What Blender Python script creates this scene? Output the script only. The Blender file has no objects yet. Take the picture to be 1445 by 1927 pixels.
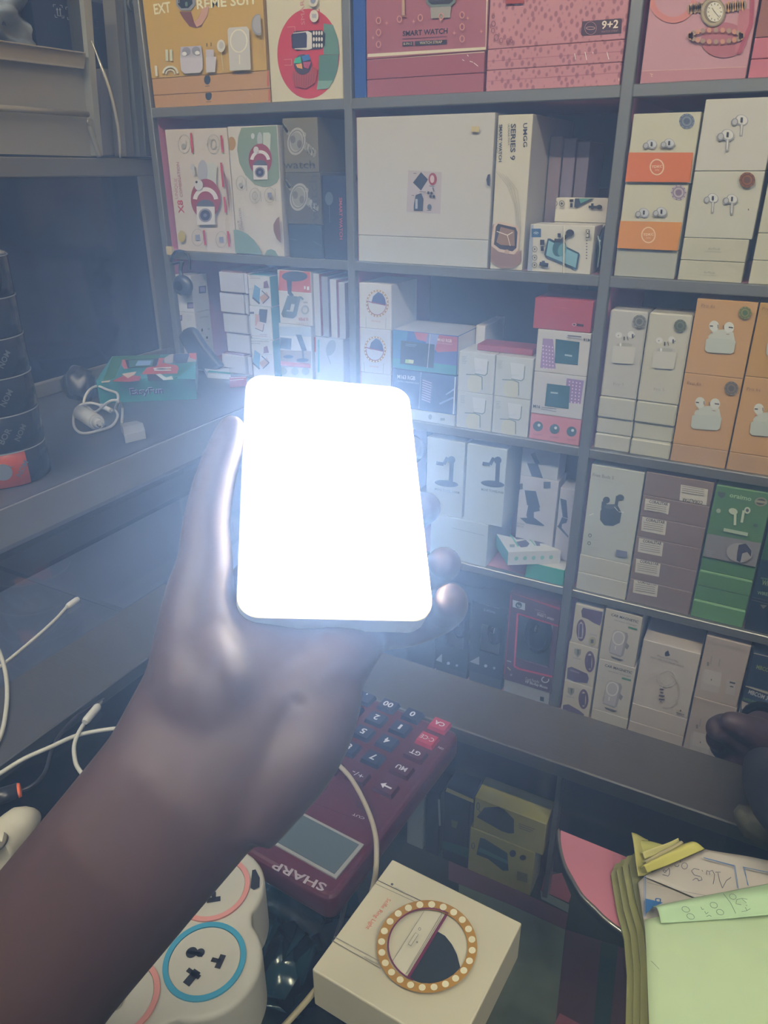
import bpy, bmesh, math, random
from mathutils import Vector, Matrix
random.seed(4)
PI = math.pi
sc = bpy.context.scene
COL = sc.collection
# ------------------------------------------------------------------ camera
F = 1392.0; CX, CY = 722.5, 963.5
pit, rol, yaw = map(math.radians, (24.875, -0.155, 28.1))
_h = Vector((-math.sin(yaw), math.cos(yaw), 0)); _r = Vector((math.cos(yaw), math.sin(yaw), 0)); _u = Vector((0, 0, 1))
FW = math.cos(pit)*_h - math.sin(pit)*_u; _up = math.sin(pit)*_h + math.cos(pit)*_u
RT = math.cos(rol)*_r + math.sin(rol)*_up; UP = math.cos(rol)*_up - math.sin(rol)*_r
cam = bpy.data.cameras.new('camera'); cam.sensor_fit = 'VERTICAL'; cam.sensor_height = 36; cam.lens = F/1927*36
cam.clip_start = 0.01
co = bpy.data.objects.new('camera', cam); COL.objects.link(co)
co.matrix_world = Matrix((RT, UP, -FW)).transposed().to_4x4()
sc.camera = co
# ------------------------------------------------------------------ exposure, world
sc.view_settings.view_transform = 'Standard'; sc.view_settings.look = 'None'
sc.view_settings.gamma = 1; sc.view_settings.exposure = 1.75
w = bpy.data.worlds.new('world'); sc.world = w; w.use_nodes = True
w.node_tree.nodes['Background'].inputs[0].default_value = (0.55, 0.62, 0.75, 1)
w.node_tree.nodes['Background'].inputs[1].default_value = 0.4
sc.cycles.use_denoising = True; sc.cycles.adaptive_threshold = 0.02
sc.cycles.max_bounces = 6; sc.cycles.diffuse_bounces = 3; sc.cycles.transparent_max_bounces = 12; sc.cycles.volume_bounces = 1
sc.cycles.sample_clamp_indirect = 3.0
TUBE_L = 47.0      # ceiling tubes radiance
PANEL_L = 18.0      # hand-held LED panel radiance
HAZE_D = 0.25; HAZE_G = 0.72; HAZE_C = (0.34, 0.54, 1.0)

def ray(x, y): return FW + RT*((x-CX)/F) - UP*((y-CY)/F)
def atY(x, y, D): v = ray(x, y); return v*(D/v.y)
def atZ(x, y, z): v = ray(x, y); return v*(z/v.z)
def atX(x, y, X): v = ray(x, y); return v*(X/v.x)
def atD(x, y, d): return ray(x, y)*d
def toPx(p): d = p.dot(FW); return CX+F*p.dot(RT)/d, CY-F*p.dot(UP)/d
# reading frames (x0, y0, scale)
FR = dict(O=(0,0,1), A=(0,0,2.89), B=(270,0,3.6125), C=(660,0,2.676), D=(1150,0,3.441), E=(300,200,4.014), F=(650,180,2.726),
 G=(300,470,3.905), H=(660,500,2.89), I=(1090,530,4.070), J=(1060,850,3.753), K=(1020,1120,3.4), L=(780,820,4.25),
 M=(750,1050,4.129), N=(0,490,3.6125), Q=(0,1100,3.5675), R=(460,1290,3.284), S=(180,1560,3.141), T=(560,1590,3.141),
 U=(1020,1540,3.4), V=(700,1360,3.6125), X=(0,0,4.661), Y=(1285,1180,4.188), W=(1160,1560,5.07), P=(960,1600,5.16))
def fp(fr, x, y): a = FR[fr]; return a[0]+x/a[2], a[1]+y/a[2]

# ------------------------------------------------------------------ materials
_m = {}
def lin(h):
    h = h.lstrip('#'); o = []
    for i in (0, 2, 4):
        c = int(h[i:i+2], 16)/255; o.append(c/12.92 if c <= .04045 else ((c+.055)/1.055)**2.4)
    return tuple(o)+(1,)
def m(h, rough=.55, metal=0.0, coat=0.0, noise=0.0, nscale=60, emit=0, alpha=1):
    k = (h, rough, metal, coat, noise, nscale, emit, alpha)
    if k in _m: return _m[k]
    M = bpy.data.materials.new('paint_'+h.lstrip('#')); M.use_nodes = True
    nt = M.node_tree; b = nt.nodes['Principled BSDF']
    b.inputs['Base Color'].default_value = lin(h); b.inputs['Roughness'].default_value = rough
    b.inputs['Metallic'].default_value = metal; b.inputs['Coat Weight'].default_value = coat
    b.inputs['Coat Roughness'].default_value = .12
    if noise:
        n = nt.nodes.new('ShaderNodeTexNoise'); n.inputs['Scale'].default_value = nscale; n.inputs['Detail'].default_value = 5
        tc = nt.nodes.new('ShaderNodeTexCoord'); nt.links.new(tc.outputs['Object'], n.inputs['Vector'])
        mx = nt.nodes.new('ShaderNodeMix'); mx.data_type = 'RGBA'
        c = lin(h); mx.inputs['A'].default_value = tuple(x*(1-noise) for x in c[:3])+(1,)
        mx.inputs['B'].default_value = tuple(min(1, x*(1+noise)) for x in c[:3])+(1,)
        nt.links.new(n.outputs['Fac'], mx.inputs['Factor']); nt.links.new(mx.outputs['Result'], b.inputs['Base Color'])
        bp = nt.nodes.new('ShaderNodeBump'); bp.inputs['Strength'].default_value = noise*.8; bp.inputs['Distance'].default_value = .002
        nt.links.new(n.outputs['Fac'], bp.inputs['Height']); nt.links.new(bp.outputs['Normal'], b.inputs['Normal'])
    if emit:
        b.inputs['Emission Color'].default_value = lin(h); b.inputs['Emission Strength'].default_value = emit
    if alpha < 1: b.inputs['Alpha'].default_value = alpha
    _m[k] = M; return M
def steel(h='#939592', rough=.32):
    k = ('steel', h, rough)
    if k in _m: return _m[k]
    M = bpy.data.materials.new('brushed_steel'); M.use_nodes = True; nt = M.node_tree; b = nt.nodes['Principled BSDF']
    b.inputs['Base Color'].default_value = lin(h); b.inputs['Metallic'].default_value = .65; b.inputs['Roughness'].default_value = rough
    tc = nt.nodes.new('ShaderNodeTexCoord'); mp = nt.nodes.new('ShaderNodeMapping'); mp.inputs['Scale'].default_value = (3, 400, 400)
    n = nt.nodes.new('ShaderNodeTexNoise'); n.inputs['Scale'].default_value = 1.5; n.inputs['Detail'].default_value = 4
    nt.links.new(tc.outputs['Object'], mp.inputs['Vector']); nt.links.new(mp.outputs[0], n.inputs['Vector'])
    bp = nt.nodes.new('ShaderNodeBump'); bp.inputs['Strength'].default_value = .15; bp.inputs['Distance'].default_value = .001
    nt.links.new(n.outputs['Fac'], bp.inputs['Height']); nt.links.new(bp.outputs['Normal'], b.inputs['Normal'])
    _m[k] = M; return M
def glass(tint=(.85,.93,.92), refl=1.0, name='sheet_glass', rough=.02):
    if name in _m: return _m[name]
    M = bpy.data.materials.new(name); M.use_nodes = True; nt = M.node_tree; nt.nodes.clear()
    o = nt.nodes.new('ShaderNodeOutputMaterial'); t = nt.nodes.new('ShaderNodeBsdfTransparent'); g = nt.nodes.new('ShaderNodeBsdfGlossy')
    t.inputs[0].default_value = tint+(1,); g.inputs['Roughness'].default_value = rough; g.inputs[0].default_value = (refl, refl, refl, 1)
    fr = nt.nodes.new('ShaderNodeFresnel'); fr.inputs[0].default_value = 1.5
    mx = nt.nodes.new('ShaderNodeMixShader'); ge = nt.nodes.new('ShaderNodeNewGeometry'); mu = nt.nodes.new('ShaderNodeMath'); mu.operation = 'MULTIPLY'; iv = nt.nodes.new('ShaderNodeMath'); iv.operation = 'SUBTRACT'; iv.inputs[0].default_value = 1.0
    nt.links.new(ge.outputs['Backfacing'], iv.inputs[1]); nt.links.new(fr.outputs[0], mu.inputs[0]); nt.links.new(iv.outputs[0], mu.inputs[1]); nt.links.new(mu.outputs[0], mx.inputs[0])
    nt.links.new(t.outputs[0], mx.inputs[1]); nt.links.new(g.outputs[0], mx.inputs[2]); nt.links.new(mx.outputs[0], o.inputs[0])
    _m[name] = M; return M
def printed(base, spot, scale, name, w1=.32, kind='F1'):
    """base paint with a repeated printed motif"""
    if name in _m: return _m[name]
    M = bpy.data.materials.new(name); M.use_nodes = True; nt = M.node_tree; b = nt.nodes['Principled BSDF']; b.inputs['Roughness'].default_value = .4
    tc = nt.nodes.new('ShaderNodeTexCoord'); v = nt.nodes.new('ShaderNodeTexVoronoi'); v.inputs['Scale'].default_value = scale
    v.inputs['Randomness'].default_value = .35
    mp = nt.nodes.new('ShaderNodeMapping'); mp.inputs['Rotation'].default_value = (0, .6, 0); mp.inputs['Scale'].default_value = (1, 1, .7)
    nt.links.new(tc.outputs['Object'], mp.inputs['Vector']); nt.links.new(mp.outputs[0], v.inputs['Vector'])
    cr = nt.nodes.new('ShaderNodeValToRGB'); e = cr.color_ramp.elements
    if kind == 'ring':
        e[0].position = w1-.12; e[0].color = lin(base); e[1].position = w1+.08; e[1].color = lin(base)
        x = e.new(w1-.02); x.color = lin(spot)
    else:
        e[0].position = w1-.05; e[0].color = lin(spot); e[1].position = w1+.05; e[1].color = lin(base)
    nt.links.new(v.outputs['Distance'], cr.inputs[0]); nt.links.new(cr.outputs[0], b.inputs['Base Color'])
    _m[name] = M; return M
WH = '#c9c6ba'; WH2 = '#bdbbb2'; CREAM = '#cfc8ac'; INK = '#1d1d24'; GREY = '#7d7d80'; PALE = '#a5a49f'

# ------------------------------------------------------------------ mesh helpers
class MB:
    def __init__(s): s.bm = bmesh.new(); s.mats = []
    def mi(s, M):
        if isinstance(M, str): M = m(M)
        if M not in s.mats: s.mats.append(M)
        return s.mats.index(M)
    def box(s, a, b, M, bevel=0, faces=None, seg=1):
        bm = s.bm; i = s.mi(M)
        r = bmesh.ops.create_cube(bm, size=1); vs = r['verts']
        c = (Vector(a)+Vector(b))/2; d = Vector(b)-Vector(a)
        for v in vs: v.co = Vector((v.co.x*d.x, v.co.y*d.y, v.co.z*d.z))+c
        fs = set(f for v in vs for f in v.link_faces)
        for f in fs:
            f.material_index = i
            if faces:
                n = f.normal if f.normal.length > .5 else f.normal
                f.normal_update(); n = f.normal
                key = {(0,-1,0):'front',(0,1,0):'back',(1,0,0):'right',(-1,0,0):'left',(0,0,1):'top',(0,0,-1):'bottom'}.get(tuple(int(round(q)) for q in n))
                if key in faces: f.material_index = s.mi(faces[key])
        if bevel:
            es = list(set(e for v in vs for e in v.link_edges))
            bmesh.ops.bevel(bm, geom=es, offset=bevel, segments=seg, profile=.5, affect='EDGES')
        return s
    def prism(s, pts, d, M, smooth=False):
        """polygon pts (Vectors) extruded by vector d"""
        i = s.mi(M); bm = s.bm
        A = [bm.verts.new(p) for p in pts]; B = [bm.verts.new(Vector(p)+Vector(d)) for p in pts]
        n = len(pts); fs = [bm.faces.new(A), bm.faces.new(B[::-1])]
        for k in range(n): 
            f = bm.faces.new((A[k], B[k], B[(k+1) % n], A[(k+1) % n])); f.smooth = smooth; fs.append(f)
        for f in fs: f.material_index = i
        bmesh.ops.recalc_face_normals(bm, faces=fs)
        return s
    def tube(s, path, r, M, seg=10, flat=1.0, smooth=3, caps=True):
        """round tube through points (catmull-rom); r number or list"""
        P = [Vector(p) for p in path]; R = list(r) if isinstance(r, (list, tuple)) else [r]*len(P)
        if smooth > 1 and len(P) > 2:
            Q, RR = [], []
            for k in range(len(P)-1):
                p0 = P[max(k-1, 0)]; p1 = P[k]; p2 = P[k+1]; p3 = P[min(k+2, len(P)-1)]
                for j in range(smooth):
                    t = j/smooth; t2, t3 = t*t, t*t*t
                    Q.append(.5*((2*p1)+(p2-p0)*t+(2*p0-5*p1+4*p2-p3)*t2+(3*p1-p0-3*p2+p3)*t3)); RR.append(R[k]*(1-t)+R[k+1]*t)
            Q.append(P[-1]); RR.append(R[-1]); P, R = Q, RR
        i = s.mi(M); bm = s.bm; rings = []
        t0 = (P[1]-P[0]).normalized(); nrm = t0.orthogonal().normalized()
        if abs(t0.z) < .95: nrm = (Vector((0, 0, 1))-t0*t0.z).normalized()
        for k, p in enumerate(P):
            t = (P[min(k+1, len(P)-1)]-P[max(k-1, 0)]).normalized()
            nrm = (nrm-t*nrm.dot(t)).normalized(); bn = t.cross(nrm)
            rings.append([bm.verts.new(p+(nrm*math.sin(a)*flat+bn*math.cos(a))*R[k]) for a in [2*PI*q/seg for q in range(seg)]])
        for A, B in zip(rings, rings[1:]):
            for q in range(seg):
                f = bm.faces.new((A[q], A[(q+1) % seg], B[(q+1) % seg], B[q])); f.material_index = i; f.smooth = True
        if caps:
            for rr in (rings[0][::-1], rings[-1]): bm.faces.new(rr).material_index = i
        return s
    def loft(s, nodes, side, M, seg=20):
        """elliptic limb: nodes (point, ra, rb); side = vector for ra"""
        i = s.mi(M); bm = s.bm; rings = []; P = [Vector(n[0]) for n in nodes]
        for k, (p, ra, rb) in enumerate(nodes):
            t = (P[min(k+1, len(P)-1)]-P[max(k-1, 0)]).normalized()
            a = (side-t*side.dot(t)).normalized(); b = t.cross(a)
            rings.append([bm.verts.new(P[k]+a*ra*math.cos(2*PI*q/seg)+b*rb*math.sin(2*PI*q/seg)) for q in range(seg)])
        for A, B in zip(rings, rings[1:]):
            for q in range(seg): bm.faces.new((A[q], A[(q+1) % seg], B[(q+1) % seg], B[q])).material_index = i
        bm.faces.new(rings[0][::-1]); bm.faces.new(rings[-1]); return s
    def ball(s, c, r, M, sc_=(1,1,1), seg=16):
        i = s.mi(M); q = bmesh.ops.create_uvsphere(s.bm, u_segments=seg, v_segments=seg//2+2, radius=1)
        for v in q['verts']: v.co = Vector((v.co.x*r*sc_[0], v.co.y*r*sc_[1], v.co.z*r*sc_[2]))+Vector(c)
        for f in set(f for v in q['verts'] for f in v.link_faces): f.material_index = i; f.smooth = True
        return s
    def cyl(s, c, r, h, M, seg=40, axis=(0,0,1), r2=None, smooth=True, bevel=0):
        """cylinder from centre of base c along axis"""
        i = s.mi(M); a = Vector(axis).normalized(); x = a.orthogonal().normalized(); y = a.cross(x); r2 = r if r2 is None else r2
        prof = [(r, 0), (r2, h)] if not bevel else [(r-bevel, 0), (r, bevel), (r2, h-bevel), (r2-bevel, h)]
        rings = [[s.bm.verts.new(Vector(c)+a*hh+(x*math.cos(2*PI*q/seg)+y*math.sin(2*PI*q/seg))*rr) for q in range(seg)] for rr, hh in prof]
        for A, B in zip(rings, rings[1:]):
            for q in range(seg):
                f = s.bm.faces.new((A[q], A[(q+1) % seg], B[(q+1) % seg], B[q])); f.material_index = i; f.smooth = smooth
        s.bm.faces.new(rings[0][::-1]).material_index = i; s.bm.faces.new(rings[-1]).material_index = i
        return s
    def ring(s, c, r0, r1, h, M, seg=48, axis=(0,0,1)):
        """flat washer of height h"""
        i = s.mi(M); a = Vector(axis).normalized(); x = a.orthogonal().normalized(); y = a.cross(x); R = []
        for rr, hh in ((r0,0),(r1,0),(r1,h),(r0,h)):
            R.append([s.bm.verts.new(Vector(c)+a*hh+(x*math.cos(2*PI*q/seg)+y*math.sin(2*PI*q/seg))*rr) for q in range(seg)])
        for k in range(4):
            A, B = R[k], R[(k+1) % 4]
            for q in range(seg): s.bm.faces.new((A[q], A[(q+1) % seg], B[(q+1) % seg], B[q])).material_index = i
        return s
    def done(s, name, parent=None, origin=None, recalc=False):
        if recalc: bmesh.ops.recalc_face_normals(s.bm, faces=s.bm.faces[:])
        if origin is not None:
            o = Vector(origin)
            for v in s.bm.verts: v.co -= o
        me = bpy.data.meshes.new(name); s.bm.to_mesh(me); s.bm.free()
        for M in s.mats: me.materials.append(M)
        ob = bpy.data.objects.new(name, me); COL.objects.link(ob)
        if origin is not None: ob.location = origin
        if parent is not None:
            ob.parent = parent
            if origin is None: ob.matrix_parent_inverse = Matrix.Translation(parent.location).inverted() if not parent.rotation_euler.z else (Matrix.Translation(parent.location) @ parent.rotation_euler.to_matrix().to_4x4()).inverted()
            else: ob.location = Vector(origin)-parent.location
        return ob
def tag(o, label, cat, group=None, kind=None):
    if label: o['label'] = label
    if cat: o['category'] = cat
    if group: o['group'] = group
    if kind: o['kind'] = kind
    return o
def struct(o): o['kind'] = 'structure'; return o
def empty(name, loc, label, cat, group=None):
    o = bpy.data.objects.new(name, None); COL.objects.link(o); o.location = loc; o.empty_display_size = .02
    return tag(o, label, cat, group)

# text outlines, cached
_t = {}
def textgeo(s, bold=False):
    if (s, bold) in _t: return _t[(s, bold)]
    c = bpy.data.curves.new('t', 'FONT'); c.body = s; c.resolution_u = 2; c.size = 1; c.fill_mode = 'FRONT'
    if bold: c.offset = .022
    o = bpy.data.objects.new('t', c); COL.objects.link(o)
    bpy.context.view_layer.update()
    me = bpy.data.meshes.new_from_object(o.evaluated_get(bpy.context.evaluated_depsgraph_get()))
    V = [v.co.copy() for v in me.vertices]; P = [tuple(p.vertices) for p in me.polygons]
    x0 = min(v.x for v in V); x1 = max(v.x for v in V)
    V = [((v.x-x0)/(x1-x0), v.y/.69) for v in V]
    bpy.data.objects.remove(o); bpy.data.curves.remove(c); bpy.data.meshes.remove(me)
    _t[(s, bold)] = (V, P); return V, P

class Art:
    """flat printing collected into an MB; plane: ('Y', y) front faces, ('X', x) side faces, ('Z', z) tops"""
    def __init__(s, mb, fr, plane): s.mb = mb; s.fr = fr; s.pl(*plane)
    def pl(s, ax, val):
        s.ax, s.val = ax, val; s.k = 1
        s.n = {'Y': Vector((0,-1,0)), 'X': Vector((1,0,0)), 'Z': Vector((0,0,1))}[ax]
        return s
    def w(s, x, y):
        q = fp(s.fr, x, y); return {'Y': atY, 'X': atX, 'Z': atZ}[s.ax](q[0], q[1], s.val)
    def _add(s, pts, M, k=None):
        off = s.n*(.00025*(k if k is not None else s.k)); vs = [s.mb.bm.verts.new(p+off) for p in pts]
        f = s.mb.bm.faces.new(vs); f.normal_update()
        if f.normal.dot(s.n) < 0: f.normal_flip()
        f.material_index = s.mb.mi(M)
    def p(s, pts, M): s._add([s.w(*q) for q in pts], M); s.k += 1; return s
    def q(s, x0, y0, x1, y1, M, sx=0, sy=0):
        """box by corners, sx/sy shear"""
        return s.p([(x0, y0), (x1, y0+sy), (x1+sx, y1+sy), (x0+sx, y1)], M)
    def e(s, cx, cy, rx, ry, M, rot=0, n=22, a0=0, a1=2*PI):
        c, si = math.cos(rot), math.sin(rot); L = []
        for i in range(n + (0 if a1-a0 > 6.2 else 1)):
            a = a0+(a1-a0)*i/n; x, y = rx*math.cos(a), ry*math.sin(a); L.append((cx+x*c-y*si, cy+x*si+y*c))
        return s.p(L, M)
    def l(s, pts, wd, M):
        for a, b in zip(pts, pts[1:]):
            dx, dy = b[0]-a[0], b[1]-a[1]; L = math.hypot(dx, dy) or 1; nx, ny = -dy/L*wd/2, dx/L*wd/2
            s._add([s.w(a[0]+nx, a[1]+ny), s.w(b[0]+nx, b[1]+ny), s.w(b[0]-nx, b[1]-ny), s.w(a[0]-nx, a[1]-ny)], M)
        s.k += 1; return s
    def o(s, cx, cy, rx, ry, wd, M, n=24, rot=0, a0=0, a1=2*PI):
        c, si = math.cos(rot), math.sin(rot)
        def pt(a, d): x, y = (rx+d)*math.cos(a), (ry+d)*math.sin(a); return s.w(cx+x*c-y*si, cy+x*si+y*c)
        for i in range(n):
            a, b = a0+(a1-a0)*i/n, a0+(a1-a0)*(i+1)/n
            s._add([pt(a, wd/2), pt(b, wd/2), pt(b, -wd/2), pt(a, -wd/2)], M)
        s.k += 1; return s
    def t(s, txt, p0, p1, h, M, bold=False):
        V, P = textgeo(txt, bold); A = s.w(*p0); B = s.w(*p1); d = B-A; up = s.n.cross(d).normalized()
        dx, dy = p1[0]-p0[0], p1[1]-p0[1]; L = math.hypot(dx, dy)
        hh = (s.w(p0[0]+dy/L*h, p0[1]-dx/L*h)-A).length
        off = s.n*(.00025*s.k); i = s.mb.mi(M)
        vs = [s.mb.bm.verts.new(A+d*a+up*hh*b+off) for a, b in V]
        for f in P:
            try:
                f = s.mb.bm.faces.new([vs[k] for k in f]); f.normal_update(); f.material_index = i
                if f.normal.dot(s.n) < 0: f.normal_flip()
            except ValueError: pass
        s.k += 1; return s
    def lines(s, x, y, wd, n, gap, M, th=2, sy=0):
        """small print suggested by thin strokes"""
        for i in range(n):
            ww = wd*(1-.25*((i*7) % 3)/2); s.l([(x, y+i*gap), (x+ww, y+i*gap+sy*ww/wd)], th, M); s.k -= 1
        s.k += 1; return s
SH = [.101, -.143, -.410, -.672, -.943]
YF = 1.153
class O: pass
def box(label, fr, bl, tr, col=WH, z0=None, d=.12, y=YF, x0=None, x1=None, z1=None, name='product_box', cat='box', group=None, art=None, faces=None, rough=.5, bevel=.0008, matr=None):
    a = atY(*fp(fr, *bl), y); b = atY(*fp(fr, *tr), y)
    X0 = a.x if x0 is None else x0; X1 = b.x if x1 is None else x1
    Z0 = a.z if z0 is None else z0; Z1 = b.z if z1 is None else z1
    ceil_ = min([q for q in (.345,)+tuple(SH) if q > Z0+.02])-.0165; Z1 = min(Z1, ceil_)
    for ua, ub in UPX:
        if X0 < (ua+ub)/2 < X1: X1 = min(X1, ua-.0015) if (ua-X0) > (X1-ub) else X1; X0 = X0 if X1 < ua else ub+.0015
    mb = MB(); base = matr or m(col, rough, noise=.03, nscale=25)
    fc = {k: (v if not isinstance(v, str) else m(v, rough)) for k, v in (faces or {}).items()}
    mb.box((X0+.0005, y, Z0+.0002), (X1-.0005, y+d, Z1-.0003), base, bevel, fc)
    r = O(); r.x0, r.x1, r.z0, r.z1, r.y, r.d = X0, X1, Z0, Z1, y, d
    if art:
        old = set(mb.bm.verts); art(Art(mb, fr, ('Y', y)), r)
        for v in mb.bm.verts:          # printing never leaves its face
            if v in old: continue
            v.co.z = min(max(v.co.z, Z0+.0008), Z1-.0008)
            if v.co.y < y: v.co.x = min(max(v.co.x, X0+.0012), X1-.0012)
            else: v.co.y = min(max(v.co.y, y+.0008), y+d-.0008)
    r.ob = mb.done(name, origin=((X0+X1)/2, y+d/2, Z0)); tag(r.ob, label, cat, group)
    return r
# ------------------------------------------------------------------ room shell
def wall(name, a, b, M):
    return struct(MB().box(a, b, M).done(name))
PL = m('#8e9296', .9, noise=.06, nscale=8)
wall('floor', (-2.6, -2.6, -1.50), (2.6, 1.75, -1.45), m('#4c4843', .6, noise=.1, nscale=5))
wall('ceiling', (-2.6, -2.6, 1.30), (2.6, 1.75, 1.35), PL)
wall('wall_back', (-2.6, 1.60, -1.45), (2.6, 1.75, 1.30), PL)
wall('wall_left', (-1.65, -2.6, -1.45), (-1.55, 1.60, 1.30), m('#5b6069', .8))
wall('wall_right', (1.9, -2.6, -1.45), (2.0, 1.60, 1.30), PL)
wall('wall_front', (-1.55, -2.6, -1.45), (1.9, -2.5, 1.30), PL)
# ceiling tube lamps (real fittings, above and behind the viewpoint)
for lx, ly, lab in ((-.75, -.35, 'white tube lamp on the ceiling, nearer the dark screen'), (.75, -.35, 'white tube lamp on the ceiling, farther from the dark screen')):
    e = empty('ceiling_lamp', (lx, ly, 1.30), lab, 'lamp', 'ceiling tube lamps')
    MB().box((lx-.62, ly-.05, 1.27), (lx+.62, ly+.05, 1.30), '#d8d8d8', .004).done('lamp_housing', e)
    MB().cyl((lx-.6, ly, 1.245), .016, 1.2, m('#fffbf2', emit=TUBE_L), 16, (1, 0, 0)).done('lamp_tube', e)

# ------------------------------------------------------------------ shelving unit
UPX = [(-1.102, -1.088), (-.682, -.668), (-.253, -.237), (.185, .201)]
ST = steel(); STD = steel('#6d7075', .38)
su = empty('shelving_unit', (-.45, 1.30, -1.45), 'stainless steel shelving with pink lined bays filled with gadget boxes', 'shelf')
PINK = m('#dd8fae', .5); NAVY = m('#20253a', .75)
for x0, x1 in UPX:
    mb = MB(); mb.box((x0, 1.146, -1.45), (x1, 1.160, .75), ST, .0012)
    mb.box((x0+.001, 1.160, -1.45), (x1-.001, 1.46, .75), PINK)
    mb.done('upright', su)
for zt in [.345]+SH+[-1.19]:
    for (a, b), (c, d) in zip(UPX, UPX[1:]):
        zt = -.372 if abs(zt+.41) < .04 and a < -1 else (-.410 if zt == -.372 else zt)
        mb = MB(); mb.box((b, 1.146, zt-.0155), (c, 1.160, zt), ST, .0012)
        mb.box((b, 1.160, zt-.014), (c, 1.455, zt-.0002), m('#c98a98', .5)); mb.done('shelf_board', su)
MB().box((-1.102, 1.46, -1.45), (.201, 1.475, .75), NAVY).done('back_panel', su)

# ------------------------------------------------------------------ printed pictures and painted glints used on several boxes
def bud(f, x, y, s, flip=1, M='#d9d9d8', D='#2f2f38', stem=1.0):
    if stem: f.p([(x+flip*s*.02, y+s*.1), (x+flip*s*.26, y+s*.1), (x+flip*s*.16, y+s*1.1*stem), (x-flip*s*.06, y+s*1.1*stem)], '#a3a4a8')
    f.e(x+flip*s*.1, y, s*.46, s*.40, '#93959b', .4*flip); f.e(x+flip*s*.12, y-s*.04, s*.38, s*.32, M, .4*flip)
    f.e(x-flip*s*.38, y+s*.12, s*.24, s*.28, '#7f8188', .4*flip); f.e(x-flip*s*.36, y+s*.10, s*.16, s*.20, '#b5b6ba', .4*flip)
    if stem: f.p([(x+flip*s*.06, y+s*.3), (x+flip*s*.17, y+s*.3), (x+flip*s*.10, y+s*1.0*stem), (x+flip*s*.02, y+s*1.0*stem)], M)
    f.l([(x+flip*s*.12, y-s*.2), (x+flip*s*.10, y+s*.14)], s*.15, D)
def stick(f, x, y, r, M1, M2):
    f.e(x, y, r, r, M1); f.o(x, y, r*.72, r*.72, r*.12, M2); f.e(x, y, r*.42, r*.42, M2)
    for k in range(10): a = k*PI/5; f.e(x+r*.9*math.cos(a), y+r*.9*math.sin(a), r*.1, r*.1, M2, n=6); f.k -= 1
def wface(f, x, y, s, strap='#93383f'):
    """square smart watch with ribbed strap loop above"""
    f.e(x, y-s*1.1, s*1.0, s*1.35, strap, n=30); f.o(x, y-s*.95, s*.72, s*.8, s*.28, '#d9d5d3', a0=PI*1.05, a1=PI*1.95)
    f.e(x, y-s*.6, s*.6, s*.45, '#4e5464')
    f.p([(x-s*.6, y-s*.6), (x+s*.62, y-s*.58), (x+s*.66, y+s*.62), (x-s*.55, y+s*.64)], '#d6d3d0'); f.e(x, y, s*.45, s*.47, '#8b8490'); f.e(x, y, s*.34, s*.36, '#2b2b48'); f.e(x, y, s*.12, s*.13, '#6a6c8a')
def icon(f, x, y, rx, ry, kind=0):
    f.o(x, y, rx, ry, 3, '#8d8e88', n=20)
    if kind == 0: f.o(x, y, rx*.45, ry*.5, 7, '#9b9c96')
    elif kind == 1: f.p([(x-rx*.4, y-ry*.3), (x+rx*.35, y-ry*.35), (x+rx*.4, y+ry*.3), (x-rx*.35, y+ry*.35)], '#8489a3')
    else: f.e(x-rx*.1, y+ry*.25, rx*.35, ry*.3, '#9b9c96'); f.l([(x+rx*.3, y-ry*.4), (x+rx*.25, y+ry*.3)], 4, '#9b9c96')
def sparkle(f, pts, M='#f4f4ea'):  # glints on the boxes, painted as short pale strokes
    for a in pts: f.l([a[:2], a[2:4]], 3, M)

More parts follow.
